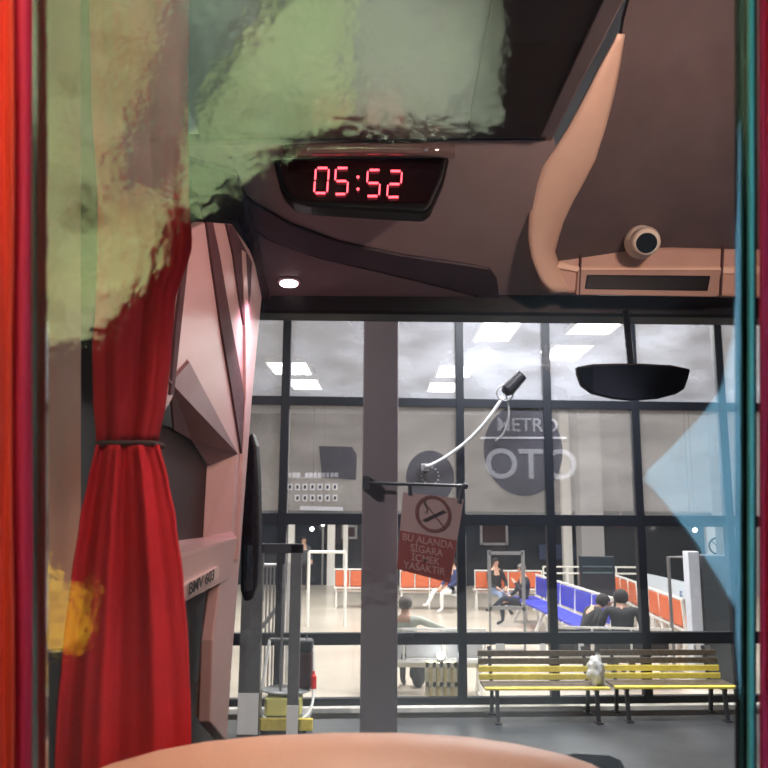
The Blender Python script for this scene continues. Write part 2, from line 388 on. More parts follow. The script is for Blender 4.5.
# white rail at left in hall
def frame_of(name, A, B, Y, top, m, t, th=.06):
    x0, x1 = PY(A, 600, Y).x, PY(B, 600, Y).x
    mb = MB().tube([(x0, Y, 0), (x0, Y, top)], th / 2).tube([(x1, Y, 0), (x1, Y, top)], th / 2).tube([(x0, Y, top), (x1, Y, top)], th / 2)
    return mb.build(name, m, t)
t = thing('barrier_rail', (PY(325, 600, 17.6).x, 17.6, 0), 'white tubular barrier rail standing before the glass door', 'rail')
frame_of('frame', 308, 345, 17.6, 1.62, M_wm, t, .07)
# glass door on the back wall with cream frame
dr = thing('door_1', (PY(310, 560, HB - .1).x, HB - .1, 0)); struct(dr)
x0, x1 = PY(291, 560, HB - .1).x, PY(331, 560, HB - .1).x
MB().box((x0, HB - .1, 1.2), (.22, .2, 2.4)).box((x1, HB - .1, 1.2), (.26, .2, 2.4)).box(((x0 + x1) / 2, HB - .1, 2.32), (x1 - x0, .2, .16)).box((x1 + .5, HB - .1, 1.2), (.16, .2, 2.4)).build('door_frame', M_wm, dr)
MB().box(((x0 + x1) / 2 + .4, HB - .08, 1.1), (.06, .1, 2.2)).build('door_stile', M_gm, dr)
# white column in the hall
t = MB().box((PY(590, 540, 26).x, 26, 3), (.75, .75, 6)).build('column', M_hwall2, bevel=.02); tag(t, 'broad white column at the back of the hall, behind the black display board', 'column')
t = MB().box((PY(567, 540, 26.4).x, 26.4, 3), (.3, .3, 6)).build('column', M_wm, bevel=.02); tag(t, 'slim white post at the back of the hall, left of the broad column', 'column')
# black display board
Y = 17.2; A, B = PY(579, 556, Y), PY(616, 609, Y)
t = thing('display_board', ((A.x + B.x) / 2, Y, 0), 'tall black display board standing right of the blue bench', 'display')
MB().box(((A.x + B.x) / 2, Y, (A.z + B.z) / 2), (B.x - A.x, .1, A.z - B.z)).build('screen', mat('board_dark', (.015, .025, .035), .25), t, bevel=.01)
MB().box(((A.x + B.x) / 2, Y - .055, A.z - .35), (B.x - A.x - .1, .012, .03)).box(((A.x + B.x) / 2, Y - .055, A.z - .22), (B.x - A.x - .1, .012, .02)).build('line', mat('board_line', (.08, .13, .15), .4), t)
MB().box(((A.x + B.x) / 2, Y, B.z / 2), (.12, .08, B.z)).box(((A.x + B.x) / 2, Y, .02), (.6, .4, .04)).build('stand', M_dk, t)
# grey upright frame in front of the suited man
Y = 14.6
t = thing('poster_stand', (PY(506, 590, Y).x, Y, 0), 'empty grey metal poster stand in front of the suited man', 'stand')
A, B = PY(489, 553, Y), PY(524, 608, Y)
m_ = MB()
for x in (A.x, B.x): m_.box((x, Y, (A.z + B.z) / 2), (.06, .04, A.z - B.z + .1))
m_.box(((A.x + B.x) / 2, Y, A.z), (B.x - A.x, .04, .06)).box(((A.x + B.x) / 2, Y, B.z), (B.x - A.x, .04, .06))
m_.build('frame', M_gm, t)
MB().box((A.x, Y, B.z / 2), (.04, .04, B.z)).box((B.x, Y, B.z / 2), (.04, .04, B.z)).box(((A.x + B.x) / 2, Y, .015), (B.x - A.x + .1, .35, .03)).build('foot', M_gm, t)
# grey kiosk at right
Y = 12.2; A, B = PY(683, 555, Y), PY(727, 636, Y)
t = thing('kiosk', (A.x, Y, 0), 'tall dark grey kiosk with a white side, at the right end of the hall glass', 'kiosk')
MB().box(((A.x + .26 + B.x) / 2, Y + .1, A.z / 2), (B.x - A.x - .2, .5, A.z)).build('body', mat('kiosk_dark', (.07, .085, .10), .4), t, bevel=.01)
MB().box((A.x + .1, Y - .05, A.z / 2 + .03), (.17, .22, A.z + .06)).build('side_panel', mat('kiosk_white', (.62, .66, .74), .4), t, bevel=.01)
MB().box((A.x + .1, Y - .27, .55), (.24, .02, .05)).build('band', M_gm, t)
t = thing('poster_stand', (PY(668, 590, 12.8).x, 12.8, 0), 'thin grey metal frame beside the white side of the kiosk', 'stand')
x = PY(670, 590, 12.8).x; z = PY(670, 557, 12.8).z
MB().tube([(x, 12.8, 0), (x, 12.8, z), (x + .5, 12.8, z)], .03).build('frame', M_gm, t); MB().box((x, 12.8, .02), (.3, .3, .04)).build('foot', M_gm, t)
# banner behind nearest orange bench (blue/white panel)
t = thing('banner', (PY(665, 578, 18.0).x, 18.0, 0), 'low pale blue and white banner panel behind the nearest orange bench', 'banner')
c0, c1, c2, c3 = PY(645, 573, 18.6), PY(690, 583, 16.4), PY(690, 600, 16.4), PY(645, 592, 18.6)
MB().prism([c0, c1, c2, c3], (0, .03, 0)).build('panel', mat('banner_pale', (.55, .68, .75), .5), t)
d = (c1 - c0); 
MB().prism([c0 + d * .08 + Vector((0, -.02, -.1)), c0 + d * .45 + Vector((0, -.02, -.1)), c0 + d * .45 + Vector((0, -.02, -.24)), c0 + d * .08 + Vector((0, -.02, -.24))], (0, .015, 0)).build('blue_patch', mat('banner_blue', (.12, .2, .4), .5), t)
text('lettering', 'E', MATS['banner_blue'], c3 + d * .78 + Vector((0, -.04, .05)), d, (0, 0, 1), .26, t)
MB().box((c0.x + .05, c0.y + .05, c3.z / 2), (.05, .05, c3.z)).build('post', M_gm, t)
MB().box((c1.x - .05, c1.y + .05, c2.z / 2), (.05, .05, c2.z)).build('post', M_gm, t)
# no smoking placard on back wall right
p = PY(717, 545, HB - .25)
t = thing('wall_notice', p, 'white no-smoking notice high above the kiosk', 'sign')
A, B = PY(706, 524, HB - .2), PY(727, 556, HB - .2)
MB().box(((A.x + B.x) / 2, HB - .1, (A.z + B.z) / 2), (B.x - A.x, .2, A.z - B.z)).build('board', M_wm, t)
def ring(c, r, w_, n=28, th=.01, Mx=(1, 0, 0), Mz=(0, 0, 1)):
    mb = MB(); X, Z = Vector(Mx), Vector(Mz); N = X.cross(Z)
    pts = [(math.cos(2 * math.pi * k / n), math.sin(2 * math.pi * k / n)) for k in range(n)]
    for k in range(n):
        a, b = pts[k], pts[(k + 1) % n]
        q = [c + X * a[0] * (r - w_) + Z * a[1] * (r - w_), c + X * a[0] * r + Z * a[1] * r, c + X * b[0] * r + Z * b[1] * r, c + X * b[0] * (r - w_) + Z * b[1] * (r - w_)]
        mb.prism(q, N * th)
    return mb
cc = PY(717, 546, HB - .21)
rg = ring(cc, .3, .06, th=.01); rg.bar(cc + Vector((-.2, 0, .2)), cc + Vector((.2, 0, -.2)), .02, .05, up=(0, 1, 0)); rg.build('symbol', M_dk, t)
# dark hung boxes and wall pieces in hall
p = PY(584, 506, HB - .25)
t = MB().box(p, (.55, .3, .62)).build('wall_box', M_dk, bevel=.06); tag(t, 'small dark box on the pale wall below the rear-view mirror', 'wall_box')  # dark rounded box against the pale wall panel
# wall posters / rail with white line at right back
t = thing('guard_rail', (PY(560, 580, 22.5).x, 22.5, 0), 'white two-bar rail running behind the blue bench', 'rail')
x0, x1 = PY(543, 560, 22.5).x, PY(640, 560, 22.5).x
m_ = MB()
for zz in (1.0, .82, .35): m_.tube([(x0, 22.5, zz), (x1, 22.5, zz)], .025)
for k in range(5): xx = x0 + (x1 - x0) * k / 4; m_.tube([(xx, 22.5, 0), (xx, 22.5, 1.0)], .025)
m_.build('bars', M_wm, t)
# lit shop items in dark back glass
def wall_tv(px0, py0, px1, py1, lb):
    A, B = PY(px0, py0, HB - .12), PY(px1, py1, HB - .12)
    t = thing('wall_screen', ((A.x + B.x) / 2, HB - .1, B.z), lb, 'screen')
    MB().box(((A.x + B.x) / 2, HB - .06, (A.z + B.z) / 2), (A.x - B.x, .1, A.z - B.z)).build('glass', M_screen, t)
    m_ = MB()
    for x in (A.x, B.x): m_.box((x, HB - .08, (A.z + B.z) / 2), (.08, .12, A.z - B.z + .08))
    for z in (A.z, B.z): m_.box(((A.x + B.x) / 2, HB - .08, z), (B.x - A.x, .12, .08))
    m_.build('frame', M_gm, t)
wall_tv(343, 526, 356, 538, 'small framed dark screen on the back wall, between door and column')
wall_tv(481, 518, 507, 544, 'large framed dark screen on the back wall above the suited man')
t = MB().box(PY(558, 552, HB - .3), (1.3, .05, .5)).build('wall_poster', mat('poster_blue', (.03, .05, .12), .5)); tag(t, 'dark blue poster strip on the back wall left of the slim white post', 'poster')
p = PY(621, 524, 24); t = thing('exit_light', p); MB().box(p, (.32, .06, .14)).build('light_box', glow('red_light', (1, .08, .16), 2.2), t); MB().box((p.x, p.y, (p.z + .07 + HC) / 2), (.02, .02, HC - p.z - .07)).build('rod', M_gm, t); tag(t, 'small glowing red sign hanging right of the broad white column', 'sign')
# glowing small bulbs seen over the dark back glass
for px, py, lb in ((323, 524, 'upper right bright bulb beyond the glass door'), (312, 529, 'lower left bright bulb beyond the glass door'), (690, 523, 'bright bulb above the kiosk, higher of the pair'), (695, 530, 'bright bulb above the kiosk, lower of the pair')):
    p = PY(px, py, 25.5); t = thing('pendant_bulb', p, lb, 'lamp', 'small bulbs glowing at the back of the hall')
    MB().ell(p, (.07, .07, .07)).build('bulb', glow('bulb_white', (1, .97, .9), 9), t, smooth=True)
    MB().tube([p + Vector((0, 0, .06)), (p.x, p.y, HC)], .008).build('cord', M_dk, t)

# ------------------------------------------------------------------ painted reflections and timetable decal on facade glass
M_dec = film('reflection_and_decal_dark', 0.02, (0.055, 0.055, 0.07), 0.62, trans_lit=False)
M_decl2 = film('reflection_and_decal_pale', 0.02, (0.7, 0.7, 0.75), 0.17, trans_lit=True)
M_decl = film('reflection_and_decal_light', 0.02, (0.75, 0.75, 0.80), 0.32, trans_lit=True)
Mx = ux; Mz = Vector((0, 0, 1))
def disc(c, rx, rz, off, m, name, parent, n=40):
    pts = [c + Mx * rx * math.cos(2 * math.pi * k / n) + Mz * rz * math.sin(2 * math.pi * k / n) + nf * off for k in range(n)]
    return MB().prism(pts, nf * .003).build(name, m, parent)
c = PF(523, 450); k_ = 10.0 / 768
t = thing('emblem_reflection', c + nf * -.07, 'large round dark emblem with pale lettering, a painted reflection on the facade glass', 'sticker')  # emblem reflected in the glass, painted on as film
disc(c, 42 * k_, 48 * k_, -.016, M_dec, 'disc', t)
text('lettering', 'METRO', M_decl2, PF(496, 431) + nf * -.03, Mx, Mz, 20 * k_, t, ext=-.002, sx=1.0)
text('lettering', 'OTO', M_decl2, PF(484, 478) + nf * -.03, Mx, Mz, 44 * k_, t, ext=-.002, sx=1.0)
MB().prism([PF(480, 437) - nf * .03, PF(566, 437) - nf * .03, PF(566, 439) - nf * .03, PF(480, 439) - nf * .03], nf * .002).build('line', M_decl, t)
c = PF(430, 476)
t = thing('wheel_reflection', c, 'round dark wheel with a dotted ring, a painted reflection above the hanging sign', 'sticker')  # wheel reflected in the glass, painted on as a disc
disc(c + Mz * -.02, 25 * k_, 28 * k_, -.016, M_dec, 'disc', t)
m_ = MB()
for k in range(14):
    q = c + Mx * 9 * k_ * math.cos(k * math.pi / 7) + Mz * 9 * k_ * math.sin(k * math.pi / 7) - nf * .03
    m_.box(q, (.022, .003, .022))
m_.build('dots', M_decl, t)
t = thing('timetable_sticker', PF(315, 500), 'pale timetable sticker with rows of small boxes on the left facade glass', 'sticker')
m_ = MB().prism([PF(289, 477.5) - nf * .016, PF(341, 478) - nf * .016, PF(341, 478.6) - nf * .016, PF(289, 478.1) - nf * .016], nf * .002); [m_.box(PF(290 + k * 4.2, 475) - nf * .02, (.035 + .01 * (k % 3), .003, .06)) for k in range(12) if k != 3]; m_.build('heading', M_decl, t)
for yy, n in ((487, 7), (498, 6)):
    m_ = MB(); 
    for k in range(n):
        q = PF(335 - k * 7.5, yy) - nf * .02; m_.box(q, (.066, .003, .085))
    m_.build('box_row', M_decl, t)
    m_ = MB()
    for k in range(n):
        q = PF(335 - k * 7.5, yy) - nf * .024; m_.box(q, (.03, .003, .045))
    m_.build('figure_row', M_dec, t)
m_ = MB().prism([PF(300, 506) - nf * .02, PF(343, 507) - nf * .02, PF(343, 511) - nf * .02, PF(300, 510) - nf * .02], nf * .002).build('strip', M_decl, t)
pts = [(319, 446), (352, 447), (357, 455), (356, 480), (322, 478)]  # mirror reflected in the glass, painted as a dark shape
t = MB().prism([PF(*p) - nf * .016 for p in pts], nf * .003).build('mirror_reflection', M_dec); tag(t, 'rounded dark mirror shape, a painted reflection above the timetable rows on the left glass', 'sticker')

# ------------------------------------------------------------------ arm lamp on the facade
t = thing('arm_lamp', PF(424, 468) - nf * .06, 'silvery curved pole with a black microphone-shaped head reaching up over the facade', 'lamp')
P0 = PF(424, 468); P1 = PF(452, 447); P2 = PF(478, 424); P3 = PF(497, 401)
MB().box(P0 - nf * .07, (.1, .14, .1)).build('bracket', M_gm, t, bevel=.01)
def bez(pts, n=24):
    out = []
    for i in range(n + 1):
        q = [Vector(p) for p in pts]; u = i / n
        while len(q) > 1: q = [q[j].lerp(q[j + 1], u) for j in range(len(q) - 1)]
        out.append(q[0])
    return out
off = -nf * .14
MB().tube(bez([P0 + off, PF(462, 452) + off, PF(482, 426) - nf * .3, P3 - nf * .4]), .022).build('pole', mat('silver', (.8, .8, .82), .3, metal=.3), t, smooth=True)
H0, H1 = PF(498, 398) - nf * .4, PF(515, 380) - nf * .45
MB().tube([H0, H0.lerp(H1, .15), H0.lerp(H1, .2), H0.lerp(H1, .97), H1], [.05, .085, .095, .075, .06], 16).build('head', M_black, t, smooth=False)
rc = H0.lerp(H1, .05)
MB().tube([rc + Vector((.11 * math.cos(a), 0, .11 * math.sin(a))) for a in [k * math.pi / 8 for k in range(17)]], .012, 8).build('ring', M_gm, t, smooth=True)
MB().tube(bez([rc, PF(507, 415) - nf * .3, PF(506, 434) - nf * .2, PF(495, 441) - nf * .06]), .012).build('cable', MATS['silver'], t, smooth=True)

# ------------------------------------------------------------------ hanging no smoking sign
Ys = 8.15
t = thing('sign_bracket', PY(375, 484, Ys), 'black rod bracket sticking out sideways from the grey column', 'bracket')
MB().tube([PY(366, 483, Ys), PY(465, 486, Ys)], .018).build('rod', M_dk, t)
MB().ell(PY(465, 486, Ys), (.035, .035, .035)).build('finial', M_dk, t, smooth=True)
MB().box(PY(366, 483, Ys) + Vector((0, .05, 0)), (.07, .2, .14)).build('mount', M_dk, t)
TL, TR, BR, BL = [PY(*p, Ys) for p in ((403, 492), (464, 499), (450, 583), (397, 569))]
t = thing('no_smoking_sign', (TL + TR + BR + BL) / 4, 'crooked pinkish white and red no-smoking sign hanging from the rod', 'sign')
bk = Vector((0, .015, 0))
MB().prism([TL, TR, BR, BL], bk).build('board', mat('sign_pale', (.42, .27, .25), .5, var=.05), t)  # sign colours dimmed to stand for its backlit shade
ML, MR = TL.lerp(BL, .50), TR.lerp(BR, .50)
fv = Vector((0, -.004, 0))
MB().prism([ML + fv, MR + fv, BR + fv, BL + fv], (0, .003, 0)).build('red_panel', mat('sign_red', (.25, .045, .035), .5, var=.05), t)
xd = (MR - ML).normalized(); zd = Vector((0, -1, 0)).cross(xd) * -1
zd = (TL - BL).normalized()
M_sr = mat('sign_ring', (.17, .05, .045), .5)
cc = PY(433, 514, Ys) + Vector((0, -.008, 0)); u = Ys / 768
rg = ring(cc, 18 * u, 3.2 * u, th=-.004, Mx=xd, Mz=zd); rg.bar(cc + (-xd + zd) * 12 * u, cc + (xd - zd) * 12 * u, .004, 3 * u, up=(0, 1, 0)); rg.build('ring', M_sr, t)
MB().bar(cc + (-xd * 10 - zd * 7.5) * u + fv * .5, cc + (xd * 10 + zd * 5.5) * u + fv * .5, .003, 5 * u, up=(0, 1, 0)).build('outline', M_ink, t)
cg = MB().bar(cc + (-xd * 9 - zd * 7) * u + fv, cc + (xd * 9 + zd * 5) * u + fv, .003, 3.2 * u, up=(0, 1, 0)); cg.build('cigarette', mat('cig', (.33, .2, .19), .5), t)
MB().bar(cc + (-xd * 9 - zd * 7) * u + fv * 1.5, cc + (-xd * 6 - zd * 5.3) * u + fv * 1.5, .003, 4.5 * u, up=(0, 1, 0)).build('ember', M_ink, t)
MB().tube([cc + fv + (xd * (-8 + 2 * math.sin(k)) + zd * (0 + k * 2)) * u for k in range(7)], .4 * u, 6).build('smoke', M_ink, t)
M_sl = mat('sign_letter', (.45, .24, .22), .5)
for i, s_ in enumerate(('BU ALANDA', 'SİGARA', 'İÇMEK', 'YASAKTIR')):
    q = ML.lerp(BL, (.22, .45, .67, .89)[i]).lerp(MR.lerp(BR, (.22, .45, .67, .89)[i]), .5) + fv * 2
    text('lettering', s_, M_sl, q, xd, zd, 9.6 * u, t, ext=-.002, sx=.95, align='CENTER')
MB().tube([PY(410, 484, Ys), PY(410, 495, Ys)], .02).build('strap', M_dk, t)
MB().tube([PY(462, 486, Ys), PY(459, 503, Ys)], .02).build('strap', M_dk, t)

# ------------------------------------------------------------------ outside benches
def park_bench():
    t = thing('slatted_bench', (0, 0, 0), 'x', 'bench', 'yellow slatted benches outside the facade')
    L = 1.5
    for k in range(4):
        z = .47 + k * .095; y = .22 + k * .03
        MB().box((0, y, z), (L, .03, .075)).build('back_slat', M_yel if k < 2 else M_wood, t, bevel=.006)
    for k in range(4):
        MB().box((0, -.22 + k * .11, .42), (L, .09, .03)).build('seat_slat', M_yel if k == 0 else M_wood, t, bevel=.006)
    for sx in (-1, 1):
        x = sx * .6
        lg = MB().bar((x, -.2, .39), (x, -.24, 0), .04, .05).bar((x, .16, .39), (x, .22, 0), .04, .05).bar((x, -.24, .39), (x, .22, .39), .04, .04)
        lg.box((x, -.24, .01), (.08, .12, .02)).box((x, .22, .01), (.08, .12, .02))
        lg.build('leg', M_dk, t)
        MB().bar((x, .2, .38), (x, .35, .84), .04, .03).build('back_support', M_dk, t)
    t.scale = (1.02, 1, .95); return t
pb_ = park_bench(); c = PZ(545, 717, 0); c2 = PZ(672, 717, 0)
Yb = 9.95
put(pb_, (PY(545, 700, Yb).x, Yb + .1), R(2)); tag(pb_, 'left, brighter yellow slatted bench outside the facade, below the blue bench')
o = copy_tree(pb_); put(o, (PY(672, 700, Yb).x + .05, Yb + .22), R(2)); tag(o, 'right, darker slatted bench outside the facade, below the kiosk')

# white bag on bench
def blob(name, c, r, m, label, cat, seed=1, amp=.25, freq=3.0):
    from mathutils import noise
    mb = MB().ell((0, 0, 0), (1, 1, 1), nu=36, nv=24)
    mb.v = [Vector(c) + Vector((v.x * r[0], v.y * r[1], v.z * r[2])) * (1 + amp * noise.noise(v * freq + Vector((seed, 0, 0)))) for v in mb.v]
    o = mb.build(name, m, smooth=True); return tag(o, label, cat)
M_bag = mat('bag_white', (.62, .62, .60), .5, bump=.5, bscale=20)
p = PY(602, 672, 9.7)
blob('plastic_bag', (p.x, 9.98, .57), (.10, .09, .17), M_bag, 'crumpled whitish plastic bag on the gap between the two slatted benches', 'bag', 3, .5, 2.2)
# small notice squares on the bench-height glass
for px, lb in ((499, 'left one'), (541, 'middle one'), (579, 'small round-topped one'), (696, 'rightmost one')):
    A = PF(px, 647) - nf * .09
    o = MB().box(A, (.115 if px in (499,) else .07, .01, .11)).build('notice_card', M_wm); tag(o, {499: 'larger pale card on the dark rail above the left end of the yellow bench', 541: 'pale card on the dark rail above the middle of the yellow bench', 579: 'small pale card on the dark rail above the right end of the yellow bench', 696: 'pale card on the dark rail under the kiosk'}[px], 'card')
    o['group'] = 'pale cards on the facade rail'

# yellow crate behind base glass with spotlight
Y = 10.75; A, B = PY(425, 661, Y), PY(457, 697, Y)
t = thing('slatted_crate', ((A.x + B.x) / 2, Y, 0), 'pale yellow crate with two rows of slots, behind the lowest glass', 'crate')
wd = B.x - A.x; ht = A.z
m_ = MB(); cxm = (A.x + B.x) / 2
for k in range(5): m_.box((A.x + .02 + (wd - .04) * k / 4, Y - .1, ht / 2), (.045, .05, ht))
for z in (.03, ht * .5, ht - .03): m_.box((cxm, Y - .1, z), (wd, .05, .06))
m_.build('frame', mat('crate_cream', (.85, .80, .55), .5), t)
MB().box((cxm, Y - .02, ht / 2), (wd - .02, .16, ht - .02)).build('lining', mat('crate_yellow', (.80, .70, .35), .5), t)
p = Vector((cxm, Y + .02, ht + .07))
t = thing('work_lamp', (p.x, p.y, ht), 'small glaring white lamp standing on top of the pale yellow crate', 'lamp')
MB().tube([(p.x, p.y, ht), (p.x, p.y, ht + .03)], .05).build('base', M_gm, t); MB().ell(p, (.045, .045, .045)).build('bulb', glow('work_glare', (.85, .93, 1), 60), t, smooth=True)
p = PZ(419, 688, 0); blob('duffel_bag', (p.x, p.y + .1, .2), (.13, .13, .2), mat('bag_dark', (.03, .03, .04), .7), 'small dark bag on the floor left of the pale yellow crate', 'bag', 5, .2, 2)

# ------------------------------------------------------------------ glass door leaf and trolley at left
Y = 9.2
t = thing('door_leaf', (PY(272, 700, Y).x, Y, 0), 'open dark-framed glass door leaf left of the trolley', 'door')
xL0, xL1 = PY(241, 620, Y).x, PY(262, 620, Y).x; xR0, xR1 = PY(288, 620, Y).x, PY(302, 620, Y).x; zt_ = PY(272, 544, Y).z
M_dstile = mat('door_stile_grey', (.16, .16, .16), .35, metal=.3)
MB().box(((xL0 + xL1) / 2, Y, zt_ / 2), (xL1 - xL0, .06, zt_)).build('stile', M_dstile, t, bevel=.006)
MB().box(((xR0 + xR1) / 2, Y, zt_ / 2), ((xR1 - xR0) * .8, .06, zt_)).build('stile', M_dstile, t, bevel=.006)
MB().box(((xL0 + xR1) / 2, Y, zt_ - .05), (xR1 - xL0, .06, .11)).build('top_rail', M_dk, t, bevel=.006)
MB().box(((xL1 + xR0) / 2, Y + .01, 1.05), (xR0 - xL1, .008, 2.0)).build('glass', M_low, t)
MB().box(((xL0 + xL1) / 2, Y - .035, .25), (xL1 - xL0 - .01, .01, .44)).build('kick_plate', M_wm, t)
MB().box(((xR0 + xR1) / 2, Y - .035, .18), ((xR1 - xR0) * .8, .01, .32)).build('kick_plate', M_wm, t)
MB().tube([(xR0 - .06, Y - .05, .5), (xR0 - .06, Y - .05, 1.9)], .014).build('pull_bar', M_gm, t)
# inner queue fence behind the door leaf
t = thing('queue_gate', (PY(275, 620, 11.2).x, 11.2, 0), 'light metal lattice gate seen through the open door leaf', 'gate')
x0, x1 = PY(262, 620, 11.2).x, PY(284, 620, 11.2).x
m_ = MB()
for k in range(7): xx = x0 + (x1 - x0) * k / 6; m_.tube([(xx, 11.2, .1), (xx, 11.2, 1.75)], .012, 6)
m_.tube([(x0, 11.2, .9), (x1, 11.2, 1.3)], .03).tube([(x0, 11.2, 1.75), (x1, 11.2, 1.75)], .03)
m_.build('lattice', M_gm, t)
MB().box((x1 + .06, 11.2, .9), (.06, .06, 1.8)).build('post', M_wm, t)
MB().box((x0 - .04, 11.2, .9), (.06, .06, 1.8)).build('post', M_wm, t)
# trolley
Y = 9.55
x0, x1 = PY(257, 720, Y).x, PY(315, 720, Y).x; xc = (x0 + x1) / 2
t = thing('luggage_trolley', (xc, Y, 0), 'yellow luggage trolley with grey tray, standing behind the door leaf', 'trolley')
MB().box((xc, Y - .3, .12), (x1 - x0, .06, .13)).build('bumper', M_yel, t, bevel=.01)
MB().box((xc, Y, .14), (x1 - x0 - .1, .55, .04)).build('platform', M_gm, t, bevel=.01)
MB().box((xc - .02, Y - .08, .28), (.42, .26, .2)).build('crate', mat('crate_lime', (.85, .82, .25), .5), t, bevel=.02)
for sx in (-1, 1):
    MB().tube(bez([(xc + sx * .2, Y - .25, .16), (xc + sx * .36, Y - .1, .2), (xc + sx * .32, Y + .2, .38), (xc + sx * .26, Y + .3, .95)]), .018).build('side_rail', M_wm, t, smooth=True)
    MB().tube([(xc + sx * .24 - .02, Y - .2, .05), (xc + sx * .24 + .02, Y - .2, .05)], .05, 16).build('wheel', M_dk, t)
MB().tube([(xc - .26, Y + .3, .95), (xc + .26, Y + .3, .95)], .02).build('handle', M_gm, t)
MB().ell((xc, Y, .43), (.3, .24, .035)).build('tray', mat('tray_grey', (.4, .42, .43), .3, metal=.4), t, smooth=True)
xs_ = PY(300, 680, Y).x
t = thing('suitcase', (xs_, Y + .02, .46), 'dark maroon suitcase with black top standing on the trolley tray', 'suitcase')
MB().box((xs_, Y + .02, .46 + .2), (.28, .2, .42)).build('body', mat('maroon', (.06, .012, .02), .5), t, bevel=.03)
MB().box((xs_, Y + .02, .46 + .47), (.29, .21, .13)).build('top', M_dk, t, bevel=.03)
MB().tube([(xs_ - .07, Y, 1.0), (xs_ - .07, Y, 1.07), (xs_ + .07, Y, 1.07), (xs_ + .07, Y, 1.0)], .014).build('handle', M_gm, t)
t = MB().tube([(xs_ + .17, Y - .1, .465), (xs_ + .17, Y - .1, .6), (xs_ + .17, Y - .1, .63), (xs_ + .17, Y - .1, .66)], [.035, .035, .015, .015], 14).build('spray_bottle', mat('bright_red', (.85, .03, .03), .35), smooth=False); tag(t, 'small bright red bottle beside the maroon suitcase on the trolley', 'bottle')

